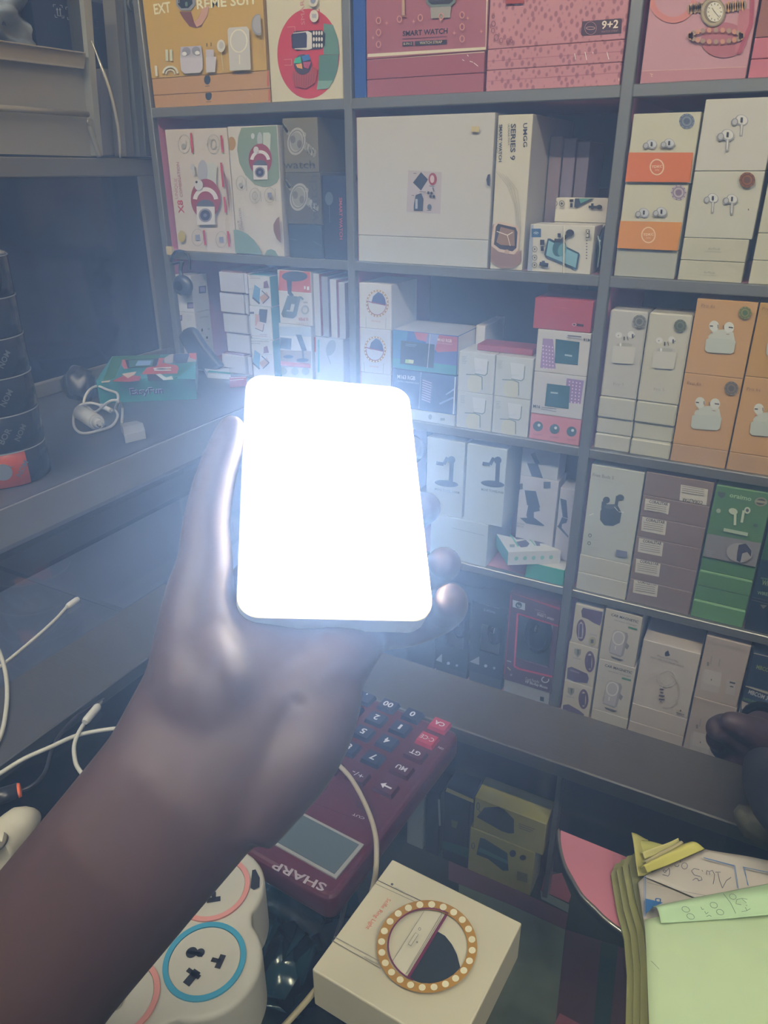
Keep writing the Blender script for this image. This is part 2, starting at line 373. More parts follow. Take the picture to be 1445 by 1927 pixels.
# ================================================================== top row, first bay
def a_yellow(f, r):
    f.t('EXT', (75, 98), (188, 80), 68, '#e8e2c0', True); f.t('REME SUIT', (365, 62), (775, 24), 62, '#e8e2c0', True)
    f.p([(245, 80), (275, 130), (315, 180), (360, 190), (395, 180), (430, 110), (450, 50), (400, 60), (375, 120), (345, 150), (325, 80)], '#7b4a45')
    f.p([(345, 150), (378, 120), (400, 60), (450, 40), (435, 110), (400, 165), (365, 185)], '#c79a86')
    f.p([(222, -20), (345, -40), (358, 30), (325, 72), (255, 72), (225, 35)], '#8b8f98'); f.p([(238, -20), (330, -35), (338, 25), (310, 55), (262, 58), (238, 30)], '#1b2230')
    f.t('O', (238, 22), (252, 20), 24, '#c9d2d8'); f.t('8', (290, 45), (306, 43), 30, '#7fa79b')
    for x in (154, 184): f.q(x, 338, x+18, 415, '#cfd2ba', 3)
    f.o(190, 500, 48, 46, 14, '#d8d8c8', a0=PI, a1=2*PI); f.o(190, 505, 30, 30, 9, '#d8d8c8', a0=PI, a1=2*PI)
    f.q(84, 448, 100, 518, '#dfdccb', 6)
    f.p([(262, 320), (400, 312), (412, 395), (258, 400)], '#bab6c4'); f.p([(258, 398), (412, 392), (412, 470), (395, 496), (290, 502), (266, 480)], '#c9c4cf')
    f.e(302, 350, 28, 28, '#8f8f9f'); f.e(368, 346, 28, 28, '#8f8f9f'); f.e(290, 368, 16, 14, '#e5e5e5'); f.e(378, 362, 16, 14, '#e5e5e5')
    f.q(436, 340, 490, 392, '#bdb8c3', 2); f.p([(436, 392), (508, 388), (500, 492), (440, 496)], '#c8c4cc'); f.q(442, 296, 449, 320, '#6b5a3d'); f.q(471, 292, 478, 318, '#6b5a3d')
    f.e(543, 315, 28, 42, '#d4d2ca'); f.e(545, 312, 16, 24, '#bcbab5'); f.l([(545, 355), (558, 482)], 5, '#cbbf8d')
    f.p([(600, 192), (718, 184), (735, 205), (746, 470), (738, 478), (604, 484), (588, 210)], '#c5c2bd'); f.o(665, 282, 56, 76, 9, '#e6dfc9'); f.l([(670, 375), (672, 440)], 9, '#e6dfc9')
    f.e(800, 172, 48, 72, '#8e8e95'); f.e(802, 170, 40, 62, '#a8a7ab'); f.l([(806, 244), (812, 400)], 5, '#b89f55')
R0 = box('orange gift box lying flat, lowest of the three under the yellow one', 'B', (75, 722), (860, 602), '#b98e5a', SH[0], d=.2, rough=.3, name='gadget_box', group='smart watch gift sets in orange and yellow',
  art=lambda f, r: (f.e(443, 650, 22, 32, '#20303c'), f.l([(428, 693), (462, 691)], 4, '#5a4a2a'), f.q(850, 600, 862, 685, '#c8552f'), sparkle(f, [(160, 640, 175, 675), (720, 630, 745, 650)], '#d9a868')))
R1 = box('orange gift box lying flat, directly beneath the standing yellow one', 'B', (65, 610), (858, 478), '#ba905c', R0.z1, d=.2, rough=.3, name='gadget_box', x0=R0.x0, x1=R0.x1, group='smart watch gift sets in orange and yellow',
  art=lambda f, r: (f.e(434, 542, 22, 33, '#20303c'), f.l([(420, 586), (450, 584)], 4, '#5a4a2a'), f.q(842, 478, 858, 585, '#c8552f')))
R2 = box('yellow gift box picturing a leather strap watch, earbuds and chargers', 'B', (62, 520), (848, -260), '#c5a148', R1.z1, d=.2, rough=.4, name='gadget_box', x0=R0.x0, x1=R0.x1-.004, group='smart watch gift sets in orange and yellow', art=a_yellow)
def a_redcircle(f, r):
    f.e(1122, 365, 212, 306, '#c2303f', n=44)
    f.t('SMART', (1098, 168), (1090, -40), 26, '#c98a8a')
    f.p([(1225, 160), (1290, 170), (1325, 270), (1332, 370), (1225, 372)], '#5a8577'); f.p([(1195, 375), (1330, 372), (1322, 470), (1290, 560), (1230, 610), (1190, 600)], '#4f7a6e'); f.p([(1190, 550), (1290, 548), (1262, 600), (1180, 610)], '#79a192')
    f.p([(1030, 212), (1215, 205), (1240, 230), (1236, 310), (1210, 332), (1045, 344), (1012, 325), (1008, 240)], '#1d1b2a'); f.p([(1020, 225), (1120, 212), (1148, 225), (1150, 330), (1120, 340), (1030, 335)], '#d8d4cb'); f.p([(1020, 230), (1108, 220), (1116, 240), (1114, 325), (1030, 330), (1015, 310)], '#2a3050')
    for i in range(4):
        for j in range(3): f.e(1163+i*18, 226+j*42-i*0, 7, 15, '#d8d4cb', n=8); f.k -= 1
    f.k += 2
    f.p([(1020, 485), (1160, 455), (1190, 470), (1175, 560), (1110, 602), (1035, 590), (1015, 530)], '#a5403f')
    for i in range(9): f.l([(1030+i*17, 505), (1036+i*15, 592)], 3, '#7d2c30'); f.k -= 1
    f.k += 1; f.e(1090, 440, 60, 70, '#3b2f45'); f.p([(1035, 400), (1075, 385), (1082, 430), (1030, 432)], '#37b08c'); f.p([(1082, 385), (1130, 370), (1145, 405), (1095, 420)], '#2e6fb5'); f.p([(1045, 440), (1085, 432), (1090, 470), (1055, 462)], '#e0a05a'); f.p([(1095, 425), (1150, 420), (1130, 470), (1100, 460)], '#b5476c')
    f.e(1170, 112, 30, 42, '#d5cfc2'); f.q(1156, 98, 1186, 126, '#a9a7b5'); f.e(1165, 10, 32, 40, '#d5cfc2'); f.e(1165, 5, 18, 24, '#8f97ae')
    f.l([(990, 188), (1042, 184), (1044, 222)], 3, '#d8a0a0'); f.l([(968, 408), (1020, 405), (1022, 446), (972, 446)], 3, '#d8a0a0'); f.l([(1208, 65), (1214, 150)], 6, '#b5303f')
C0 = box('cream box with a big red oval, keypad phone and colourful watch', 'B', (870, 685), (1366, -260), CREAM, SH[0], d=.2, x1=UPX[1][0]-.004, name='gadget_box', art=a_redcircle)
# top row, second bay
box('tall blue box spine wedged beside the maroon watch boxes', 'C', (12, 485), (86, -260), '#154b96', SH[0], d=.22, x0=UPX[1][1]+.001, x1=-.6450, name='slim_box')
MAR = '#a05f6a'
def trimmed(f, y0, y1, r): f.k = 2
E0 = box('maroon flat watch box with cream top edge, lowest on the blue spine side', 'C', (80, 482), (672, 366), '#9c5a64', SH[0], d=.22, rough=.35, name='gadget_box', group='maroon smart watch boxes',
  art=lambda f, r: (f.p([(80, 392), (672, 357), (672, 368), (80, 403)], '#d8cfb4'),))
E1 = box('maroon flat watch box with cream top edge, middle of its stack', 'C', (80, 392), (678, 256), '#9c5762', E0.z1, d=.22, rough=.35, name='gadget_box', x0=E0.x0, x1=E0.x1, group='maroon smart watch boxes',
  art=lambda f, r: (f.p([(83, 290), (680, 250), (680, 263), (83, 304)], '#d8cfb4'), sparkle(f, [(562, 300, 572, 306), (600, 308, 616, 314), (620, 316, 642, 334), (588, 276, 594, 284)])))
def a_maroon(f, r):
    f.p([(85, 272), (683, 236), (683, 250), (85, 288)], '#d8cfb4'); f.l([(688, -40), (682, 240)], 7, '#d8cfb4')
    f.t('SMART WATCH', (262, 182), (488, 168), 25, '#2c1c2c', True); f.l([(262, 196), (486, 184)], 3, '#5f2f40')
    f.p([(262, 212), (316, 209), (316, 230), (262, 233)], '#241a28'); f.p([(325, 208), (486, 200), (486, 221), (325, 229)], '#241a28'); f.t('8-IN-2', (268, 228), (310, 225), 12, '#d8cfb4'); f.t('WATCH STRAP', (350, 224), (462, 218), 13, '#d8cfb4')
    f.p([(404, 38), (508, 34), (503, 90), (408, 94)], '#97938a'); f.p([(380, -30), (532, -34), (530, 14), (505, 34), (408, 38), (383, 16)], '#6b7b76'); f.p([(392, -30), (520, -34), (518, 8), (500, 22), (412, 24), (394, 10)], '#252a3a')
    f.q(262, -20, 276, 78, '#b79a7e'); f.q(250, 78, 286, 86, '#8e5f4c')
    for i in range(5):
        for j in range(3):
            x, y = 145+i*105, 105+j*60-i*7
            if 230 < x < 520 and y > 125: continue
            f.o(x, y, 11, 16, 5, '#c78d83', n=12); f.k -= 1
    f.k += 1
    for i in range(9):
        x, y = 118+i*68, 192-70*(i % 2)-i*4
        if 230 < x < 510 and y > 120: continue
        f.p([(x-9, y), (x-2, y-3), (x, y-14), (x+2, y-3), (x+9, y), (x+2, y+3), (x, y+14), (x-2, y+3)], '#c78d83'); f.k -= 1
    f.k += 1
E2 = box('maroon patterned box with printed watch and strap set lettering', 'C', (82, 290), (690, -240), '#a0606a', E1.z1, d=.22, rough=.35, name='gadget_box', x0=E0.x0, x1=E0.x1+.002, group='maroon smart watch boxes', art=a_maroon)
HEART = printed('#c0858a', '#9a6068', 150, 'pink_printed_card', .40)
F0 = box('pink leaf-patterned flat box, lowest of its three', 'C', (668, 458), (1368, 312), '#bf7079', SH[0], d=.22, name='gadget_box', group='pink leaf-patterned watch boxes', matr=HEART, x0=E0.x1+.003, art=lambda f, r: (f.l([(676, 410), (1368, 365)], 2, '#8e4a58'), sparkle(f, [(1350, 395, 1352, 408)])))
F1 = box('pink leaf-patterned flat box, middle of its three', 'C', (676, 352), (1378, 198), '#bf7079', F0.z1, d=.22, name='gadget_box', group='pink leaf-patterned watch boxes', matr=HEART, x0=F0.x0, x1=F0.x1, art=lambda f, r: (f.l([(680, 310), (1372, 258)], 2, '#8e4a58'), sparkle(f, [(1180, 262, 1188, 302), (1290, 262, 1300, 300), (1128, 270, 1133, 300), (1218, 262, 1222, 270)])))
def a_pink(f, r):
    f.p([(1165, 108), (1360, 92), (1366, 98), (1362, 168), (1168, 182), (1159, 174)], '#3a1a28'); f.o(1208, 142, 29, 32, 2, '#b98a90'); f.o(1208, 142, 22, 7, 2.5, '#d8b9b9', n=14)
    f.t('9+2', (1262, 146), (1346, 140), 38, '#eae0d0', True); f.t('WATCH STRAP', (1262, 166), (1346, 160), 10, '#a58488')
    for a in ((720, 120, 14), (718, 155, 12), (735, 190, 16), (760, 205, 12), (795, 208, 12), (812, 208, 8), (722, 85, 8)): f.o(a[0], a[1], a[2]*.7, a[2], 2.6, '#6b2f45', n=12)
    f.q(782, -20, 874, 22, '#a0392f', 0, -4)
F2 = box('pink leaf-patterned box with dark number badge at its corner', 'C', (682, 245), (1398, -240), '#bf7079', F1.z1, d=.22, name='gadget_box', group='pink leaf-patterned watch boxes', matr=HEART, x0=F0.x0, x1=F0.x1, art=a_pink)
# top row, third bay
def a_gold(f, r):
    f.q(180, 462, 975, 536, '#b98088', -14, -32); f.l([(182, 462), (975, 428)], 3, '#e0bfae'); f.q(205, -60, 232, 460, '#a85b70', -42)
    f.o(400, -20, 140, 150, 40, '#cb8078', a0=.15, a1=PI); f.e(730, 260, 150, 115, '#a96570'); f.p([(830, 50), (900, 60), (930, 0), (925, 130), (850, 340), (800, 345)], '#b57079'); f.l([(915, -20), (905, 160), (825, 350)], 26, '#a54a5f')
    for k in range(9):
        f.e(505+k*13, 60-k*2, 13, 30+(k % 2)*8, ('#a98b72', '#c9a184', '#8d7a66')[k % 3], n=8); f.e(745+k*15, 50-k*2, 13, 30+(k % 2)*8, ('#a98b72', '#c9935f', '#8d7a66')[k % 3], n=8); f.k -= 2
    f.k += 2; f.e(660, 80, 82, 96, '#7f7260', n=30); f.o(660, 80, 66, 80, 16, '#a99c80'); f.e(672, 80, 52, 64, '#dcd8c6')
    for k in range(12): a = k*PI/6; f.l([(672+36*math.cos(a), 80+46*math.sin(a)), (672+47*math.cos(a), 80+58*math.sin(a))], 4, '#27242a'); f.k -= 1
    f.k += 1; f.l([(672, 80), (655, 55)], 3, '#27242a'); f.l([(672, 80), (705, 118)], 3, '#27242a')
    for k in range(24):
        a = k/24*2*PI; f.e(680+168*math.cos(a), 235-k*0+38*math.sin(a), 16, 18, ('#a38a78', '#c58f72')[k % 2], n=7); f.k -= 1
    f.k += 1; f.e(926, 324, 19, 21, '#20202a'); sparkle(f, [(255, 480, 275, 485), (262, 490, 270, 500)], '#f2e3b0')
G0 = box('pink box showing a gold bracelet watch above a chain bracelet', 'D', (160, 536), (1012, -300), '#c2929a', SH[0], d=.22, name='gadget_box', art=a_gold, x0=UPX[2][1]+.006, rough=.35)
G1 = box('pink wrapped flat box, lower of two at the top right edge', 'D', (965, 508), (1015, 378), '#c0727e', SH[0], d=.22, name='gadget_box', x0=G0.x1+.002, x1=G0.x1+.14, rough=.3, group='pink boxes at the top right edge')
G2 = box('pink wrapped flat box, upper of two at the top right edge', 'D', (975, 378), (1015, 240), '#c0727e', G1.z1, d=.22, name='gadget_box', x0=G1.x0, x1=G1.x1, rough=.3, group='pink boxes at the top right edge')
box('brown box standing on the two pink flat boxes', 'D', (1000, 240), (1015, -200), '#8e5a50', G2.z1, d=.22, name='gadget_box', x0=G1.x0, x1=G1.x1)

# ================================================================== second row, first bay
def a_x8(f, r):
    f.t('X8', (188, 810), (175, 708), 40, '#b3344a', True); f.t('UNIQUE', (142, 700), (134, 545), 22, '#b06a75'); f.t('COMBINATION', (180, 685), (150, 422), 22, '#b06a75')
    icon(f, 190, 285, 45, 70, 2); icon(f, 412, 285, 46, 72, 0); icon(f, 295, 990, 44, 64, 1); icon(f, 475, 1005, 42, 60, 1)
    for a, b in (((246, 202), (258, 352)), ((475, 220), (486, 346)), ((475, 425), (492, 610)), ((500, 684), (512, 802)), ((345, 935), (358, 1048)), ((528, 942), (540, 1060))): f.l([a, b], 15, '#b8303f')
    f.e(180, 982, 28, 46, '#b5a545')
    f.p([(370, 430), (430, 428), (446, 450), (442, 600), (425, 618), (375, 612)], '#bcc0b9'); f.e(340, 490, 38, 85, '#a3a4ae'); f.e(265, 460, 16, 25, '#b4b5b8'); f.e(275, 500, 9, 24, '#b4b5b8')
    wface(f, 365, 822, 112, '#8f2f3a'); f.e(318, 595, 32, 40, '#c6c6c4'); f.e(302, 572, 9, 9, '#2c2c38')
    f.p([(505, 480), (555, 560), (585, 650), (585, 740), (550, 805)], '#7d4f44')
X8 = box('white gadget set box with red X8 print, ribbed strap watch and icons', 'E', (140, 1080), (508, 160), '#c8bfb4', SH[1], d=.2, name='gadget_box', group='white watch set boxes', art=a_x8, x1=None)
def a_x9(f, r):
    f.e(545, 282, 32, 52, '#b18a3c')
    f.p([(620, 163), (888, 145), (905, 380), (915, 540), (890, 575), (840, 605), (780, 608), (720, 590), (650, 520), (605, 430), (588, 330), (595, 235)], '#7c8f77')
    f.p([(785, 200), (830, 198), (842, 215), (836, 350), (785, 352)], '#b9c2b4'); f.e(760, 250, 20, 55, '#a9b2b0'); f.e(708, 225, 14, 22, '#c2c6c0')
    wface(f, 765, 498, 88, '#8f2f3a'); f.e(738, 330, 20, 26, '#c6c6c4')
    icon(f, 625, 580, 36, 54, 2); icon(f, 732, 675, 40, 58, 0); icon(f, 845, 670, 40, 56, 1)
    for a, b in (((668, 540), (674, 640)), ((778, 640), (782, 720)), ((888, 620), (893, 716)), ((862, 225), (866, 305)), ((873, 380), (877, 458))): f.l([a, b], 3, '#76786f')
    f.t('X9', (665, 1055), (655, 975), 34, '#6a5055'); f.t('UNIQUE', (640, 960), (620, 860), 16, '#6a5055'); f.t('COMBINATION', (655, 950), (632, 768), 16, '#6a5055')
    f.p([(566, 930), (610, 930), (680, 960), (735, 1010), (775, 1070), (788, 1118), (575, 1104)], '#74918a')
    f.p([(812, 1120), (830, 1085), (860, 1075), (895, 1090), (915, 1130)], '#74918a'); f.p([(935, 832), (905, 845), (880, 890), (882, 940), (905, 1000), (945, 1030)], '#7d5a4a')
X9 = box('white gadget set box with X9 print and green blots', 'E', (578, 1104), (890, 140), '#c9c3b8', SH[1], d=.2, name='gadget_box', group='white watch set boxes', art=a_x9, x0=X8.x1+.001)
def a_metalw(xo, yo, sx=1):
    def A(f, r):
        M1, M2 = '#a7a598', '#6a685d'
        f.e(1035+xo, 265+yo, 68, 105, M1, .15, 30); f.o(1035+xo, 265+yo, 54, 84, 7, M2, rot=.15); f.e(1035+xo, 265+yo, 44, 70, '#8c8a7e'); f.e(1010+xo, 250+yo, 20, 30, M2); f.e(1060+xo, 285+yo, 18, 30, M2)
        for k in range(5):
            f.e(925+xo+k*12, 130+yo+k*17, 15, 24, M1 if k % 2 else '#8e8c80', -.5, 10); f.e(1110+xo+k*16, 300+yo+k*14, 14, 32, M1 if k % 2 else '#8e8c80', .2, 10); f.k -= 2
        f.k += 2
        for k in range(3): f.l([(1118+xo+k*22, 325+yo), (1124+xo+k*22, 355+yo)], 5, '#2c2c33'); f.k -= 1
        f.k += 1; f.o(1100+xo, 215+yo, 10, 16, 6, M1, n=10)
    return A
W0 = box('dark slate box beneath the two metal watch boxes', 'E', (957, 1138), (1228, 895), '#2f3d4c', SH[1], d=.16, x0=X9.x1+.010, name='watch_box', rough=.3, art=lambda f, r: sparkle(f, [(955, 1000, 1040, 1010), (1160, 1020, 1225, 1055)], '#5c7284'))
def a_w1(f, r):
    a_metalw(18, 420)(f, r); f.t('watch', (1205, 870), (1195, 520), 62, '#4b4a45')
W1 = box('dark olive box with metal bracelet watch and sideways lettering', 'E', (950, 885), (1215, 500), '#57544a', W0.z1, d=.16, x0=W0.x0, name='watch_box', group='olive metal watch boxes', rough=.4, art=a_w1)
def a_w2(f, r):
    a_metalw(0, 0)(f, r); f.t('watch', (945, 470), (1180, 468), 58, '#2f3234')
W2 = box('olive box with metal bracelet watch and upright lettering', 'E', (935, 492), (1192, 80), '#6f6a54', W1.z1, d=.16, x0=W0.x0, name='watch_box', group='olive metal watch boxes', rough=.4, art=a_w2)
box('black watch box with red vertical lettering at the steel upright', 'E', (1242, 1152), (1400, 520), '#232a3c', SH[1], d=.18, name='watch_box', x0=W0.x1+.002, x1=UPX[1][0]-.003, rough=.25,
  art=lambda f, r: (f.t('SMART WATCH', (1358, 690), (1362, 1005), 22, '#b04048', True), f.e(1282, 697, 30, 50, '#4a5768'), f.l([(1285, 750), (1288, 880)], 4, '#3e4a5c')))
box('plain black box standing behind the red-lettered watch box', 'E', (1200, 525), (1390, 170), '#2b2231', SH[1], d=.09, y=1.36, name='watch_box', x0=-.76, x1=-.70)
# second row, second bay
def a_white1(f, r): pass
K0 = box('wide plain white carton, thinner one under the pictured carton', 'F', (57, 858), (735, 742), '#b9bbb6', SH[1], d=.25, name='carton', x0=UPX[1][1]+.004)
def a_w(f, r):
    f.p([(322, 383), (495, 392), (487, 607), (313, 596)], '#b3a9ab'); f.p([(388, 392), (424, 430), (388, 487), (347, 446)], '#24283a')
    f.e(448, 428, 21, 32, '#93303c'); f.e(446, 428, 11, 20, '#c9b3b3'); f.p([(362, 510), (390, 500), (402, 530), (398, 590), (352, 590), (352, 560)], '#23283a'); f.q(360, 530, 372, 580, '#a8b0bb'); f.e(433, 571, 11, 15, '#3b4357')
    for x, y in ((428, 498), (444, 500), (440, 516), (457, 517)): f.e(x, y, 7, 8, '#2b2f45', n=8)
    f.l([(452, 470), (458, 492)], 5, '#3b3f50')
    for q in ((353, 398, 368, 399), (434, 463, 460, 465), (385, 492, 418, 494), (344, 511, 358, 512), (424, 588, 444, 589)): f.l([q[:2], q[2:]], 3, '#4b3f48')
    f.p([(652, 158), (692, 158), (690, 188), (650, 186)], '#c4b47e'); f.p([(748, 402), (736, 405), (728, 430), (733, 458), (746, 465)], '#23263a'); f.p([(50, 395), (62, 400), (68, 425), (62, 450), (49, 455)], '#23263a')
K1 = box('wide white carton with a small picture sticker in its middle', 'F', (55, 735), (755, 85), '#bfbcb4', K0.z1, d=.25, name='carton', x0=K0.x0, x1=K0.x1+.0, art=a_w)
def a_s9(f, r):
    f.t('UMGG', (912, 142), (912, 265), 20, INK, True); f.t('SERIES 9', (850, 145), (846, 332), 24, '#26262c', True); f.t('ULTRAR MAX', (834, 145), (834, 256), 9, '#55555a'); f.t('SMART WATCH', (790, 148), (787, 340), 15, '#33333a', True); f.t('50SERIE TITAN', (778, 148), (776, 292), 8, '#77777a')
    f.e(970, 255, 6, 10, '#b3402f'); f.l([(969, 150), (968, 210)], 3, '#66666a'); f.l([(966, 275), (963, 318)], 2, '#a8a29c')
    for k in range(4): f.l([(772+k*18, 385+k*8), (830+k*18, 455+k*10), (870+k*10, 560+k*20), (880+k*6, 680+k*10)], 2, '#aca692'); f.k -= 1
    f.k += 1
    f.p([(738, 670), (765, 655), (790, 780), (905, 800), (905, 850), (870, 882), (800, 885), (735, 850)], '#9a7c6a'); f.p([(760, 780), (880, 815), (905, 790), (905, 840), (870, 880), (780, 870), (745, 830)], '#8a6b5c')
    f.p([(778, 648), (800, 646), (885, 668), (898, 690), (890, 790), (868, 815), (790, 800), (752, 770), (748, 740), (765, 665)], '#cdb6a0'); f.p([(786, 656), (876, 676), (886, 700), (880, 780), (860, 798), (795, 785), (765, 762), (775, 672)], '#2c1f16')
    f.p([(800, 672), (870, 690), (872, 770), (800, 765), (778, 750)], '#8b6a48'); f.l([(835, 715), (780, 695)], 4, '#e8dcc8'); f.l([(835, 715), (862, 700)], 4, '#e8dcc8'); f.l([(835, 715), (850, 770)], 3, '#e8dcc8'); f.e(833, 800, 13, 12, '#b59a84')
K2 = box('tall white smart watch box with gold square watch near its foot', 'F', (735, 893), (965, 92), '#c9c3ae', SH[1], d=.22, name='watch_box', x0=K1.x1+.004, art=a_s9, faces={'right': WH2})
for i, (x, c, lab) in enumerate(((1012, '#8f8086', 'slim mauve watch box just behind the tall white one'), (1062, '#7b7180', 'slim grey mauve watch box, middle of the recessed three'), (1110, '#6e6674', 'slim grey watch box farthest right of the recessed three'))):
    box(lab, 'F', (x, 700), (x+44, 130), c, SH[1], d=.09, y=1.238, name='watch_box', group='recessed slim watch boxes', z1=.045-.004*i, rough=.35, x0=-.3710+.0215*i, x1=-.3510+.0215*i,
      art=lambda f, r: (f.e(x+22, 280, 10, 60, '#4f4655'),))
box('dark box at the back of the bay behind the microphone boxes', 'F', (1190, 600), (1360, 420), '#6d6873', z0=SH[1], d=.08, y=1.335, name='gadget_box', x0=-.335, x1=-.26, z1=-.03,
  art=lambda f, r: (f.o(1225, 458, 12, 13, 3, '#4a4652', n=10), f.o(1258, 460, 12, 13, 3, '#4a4652', n=10)))
def a_mic(dy):
    def A(f, r):
        for k in range(3): f.o(1037+37*k, 553+dy, 13, 15, 3, '#44444a', n=14); f.e(1037+37*k, 553+dy, 6, 6, '#33333a', n=8); f.lines(1026+37*k, 574+dy, 24, 2, 5, '#77777a', 1.5)
        f.p([(1180, 518+dy), (1280, 520+dy), (1190, 575+dy), (1175, 572+dy)], '#1f2838'); f.p([(1200, 522+dy), (1262, 522+dy), (1208, 552+dy)], '#4f8f86'); f.q(1152, 532+dy, 1172, 545+dy, '#20202a'); f.q(1155, 552+dy, 1168, 572+dy, '#20202a')
        f.l([(1250, 570+dy), (1300, 572+dy)], 13, '#20202a'); f.e(1305, 571+dy, 15, 12, '#20202a'); f.q(1263, 552+dy, 1276, 582+dy, '#20202a')
    return A
N0 = box('white microphone box lying flat, lower of two behind the clear case', 'F', (1003, 800), (1330, 617), '#c9c5b6', SH[1], d=.026, y=1.206, name='microphone_box', group='white microphone boxes', z1=-.075, art=a_mic(102), x0=-.345, x1=-.258)
N1 = box('white microphone box lying flat, uppermost of its stack', 'F', (1003, 612), (1350, 515), '#cbc7b8', N0.z1, d=.026, y=1.206, name='microphone_box', group='white microphone boxes', x0=N0.x0, x1=N0.x1, z1=-.040, art=a_mic(0))
def a_k8(f, r):
    f.q(930, 662, 965, 905, '#9aa3b4', -8); f.q(955, 682, 1003, 726, '#2f5a8a'); f.o(978, 712, 14, 12, 3, '#c9d6e0', a0=PI*1.15, a1=PI*1.85); f.o(978, 714, 7, 7, 3, '#c9d6e0', a0=PI*1.15, a1=PI*1.85)
    for y in (787, 830, 868): f.o(972, y, 12, 14, 2.5, '#55555c', n=12); f.e(972, y, 4, 5, '#33333a', n=8)
    f.p([(1040, 732), (1052, 732), (1200, 805), (1204, 815), (1190, 890), (1182, 893), (1030, 828), (1022, 815)], '#23405a'); f.p([(1045, 742), (1195, 812), (1183, 882), (1032, 818)], '#7fb0bd'); f.e(1100, 780, 34, 45, '#2d5a68', .3); f.e(1115, 790, 22, 34, '#5d96a2', .3)
    f.l([(1075, 740), (1110, 745), (1150, 708)], 17, '#1d1f2c'); f.e(1155, 703, 21, 18, '#1d1f2c'); f.q(1092, 705, 1108, 725, '#1d1f2c'); f.q(1003, 738, 1025, 765, '#1d1f2c'); f.q(1006, 770, 1022, 795, '#1d1f2c'); f.l([(1000, 860), (1045, 868)], 20, '#1d1f2c'); f.q(1012, 845, 1028, 862, '#1d1f2c')
    f.q(1238, 686, 1257, 728, '#1d1d24'); f.t('K8', (1241, 690), (1240, 724), 12, '#e0dcd0', True)
    for k in range(7): f.e(1243, 742+15*k, 4, 4, '#55555c', n=6)
    f.l([(1130, 660), (1126, 920)], 6, '#d8d2bc'); f.l([(1124, 660), (1120, 920)], 2, '#8e8a7a')
N2 = box('white microphone box with phone picture, held by a rubber band', 'F', (925, 908), (1282, 668), '#cbc8bc', SH[1], d=.05, name='microphone_box', group='white microphone boxes', x0=K2.x1+.008, art=a_k8, y=1.151)
mb = MB(); c = Vector((-.2612, 1.192, SH[1]+.034)); mb.ball(c, 1, m('#1e2c33', .12), (.0074, .035, .034), 20)
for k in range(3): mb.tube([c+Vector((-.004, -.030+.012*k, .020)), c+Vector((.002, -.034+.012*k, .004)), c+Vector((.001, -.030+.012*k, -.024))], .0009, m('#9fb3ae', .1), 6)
tag(mb.done('pouch', origin=c-Vector((0, 0, .034))), 'glossy black round pouch wrapped in plastic beside the microphone box', 'pouch')
# second row, third bay
def a_tdkc(sx, y0, y1, buds, M, s1, s2, label_y):
    def A(f, r):
        x0, y0b, x1, y1b = y0
        f.p(y1, M); stick(f, s1[0], s1[1], 50, *s2)
        bud(f, buds[0]+40, buds[1], 78, 1, '#c3c6cb', stem=.35); bud(f, buds[0]+155, buds[1]-6, 78, 1, '#c3c6cb', stem=.35)
        f.p(y1, M); f.o(label_y[0], label_y[1], 43, 49, 8, '#e8c9a8'); f.t('TDKC', (label_y[0]-34, label_y[1]+6), (label_y[0]+34, label_y[1]+2), 15, '#f0d9bd', True); f.t('SAJ', (label_y[0]-14, label_y[1]+24), (label_y[0]+14, label_y[1]+23), 11, '#e8c9a8')
    return A
T0 = box('plain pale grey box under the two orange banded earbud boxes', 'D', (12, 1802), (436, 1625), '#a9ab9f', SH[1], d=.11, x0=UPX[2][1]+.003, name='earbud_box')
T1 = box('cream earbud box with amber lower band, lower of the pair', 'D', (35, 1608), (505, 1190), '#c4c2ab', T0.z1, d=.11, x0=T0.x0, x1=T0.x1, name='earbud_box', group='earbud boxes with orange bands',
   art=a_tdkc(0, (0,0,0,0), [(52, 1430), (468, 1440), (438, 1622), (36, 1608)], (165, 1378), '#d08a28', (437, 1247), ('#b7adb4', '#7a6a80'), (245, 1520)))
T2 = box('cream earbud box with bright orange lower band, upper of the pair', 'D', (90, 1180), (570, 722), '#c4c2ab', T1.z1, d=.11, x0=T0.x0, x1=T0.x1+.002, name='earbud_box', group='earbud boxes with orange bands',
   art=a_tdkc(0, (0,0,0,0), [(105, 988), (532, 988), (512, 1180), (90, 1176)], (215, 935), '#cf6d28', (490, 785), ('#7c8799', '#4c5a72'), (300, 1082)))
def a_ap(f, r, bl, s=None):
    pass
U0 = box('white flat earbud box, lowest under the bronze stickered one', 'D', (418, 1822), (868, 1702), '#bbb9a3', SH[1], d=.11, x0=T0.x1+.004, name='earbud_box', group='white earbud boxes in the second row', art=lambda f, r: (f.t('AirPods', (598, 1770), (670, 1774), 15, '#8b8a80'), f.l([(575, 1778), (685, 1784)], 2, '#a2a193')))
U1 = box('white flat earbud box, directly under the bronze stickered one', 'D', (445, 1682), (892, 1552), '#bcbaa5', U0.z1, d=.11, x0=U0.x0, x1=U0.x1, name='earbud_box', group='white earbud boxes in the second row', art=lambda f, r: (f.t('AirPods', (625, 1617), (705, 1620), 15, '#8b8a80'), f.l([(605, 1626), (715, 1632)], 2, '#a2a193')))
U2 = box('white earbud box with round bronze sticker and two buds', 'D', (465, 1538), (982, 1108), '#c2c1b2', U1.z1, d=.11, x0=U0.x0, x1=U0.x1+.003, name='earbud_box', group='white earbud boxes in the second row',
   art=lambda f, r: (bud(f, 650, 1285, 82, 1, '#d3d3cf', stem=1.1), bud(f, 775, 1290, 82, 1, '#d3d3cf', stem=1.1), stick(f, 882, 1165, 51, '#8a5528', '#5a3418'), f.l([(889, 1350), (891, 1362)], 6, '#3a3a3a')))
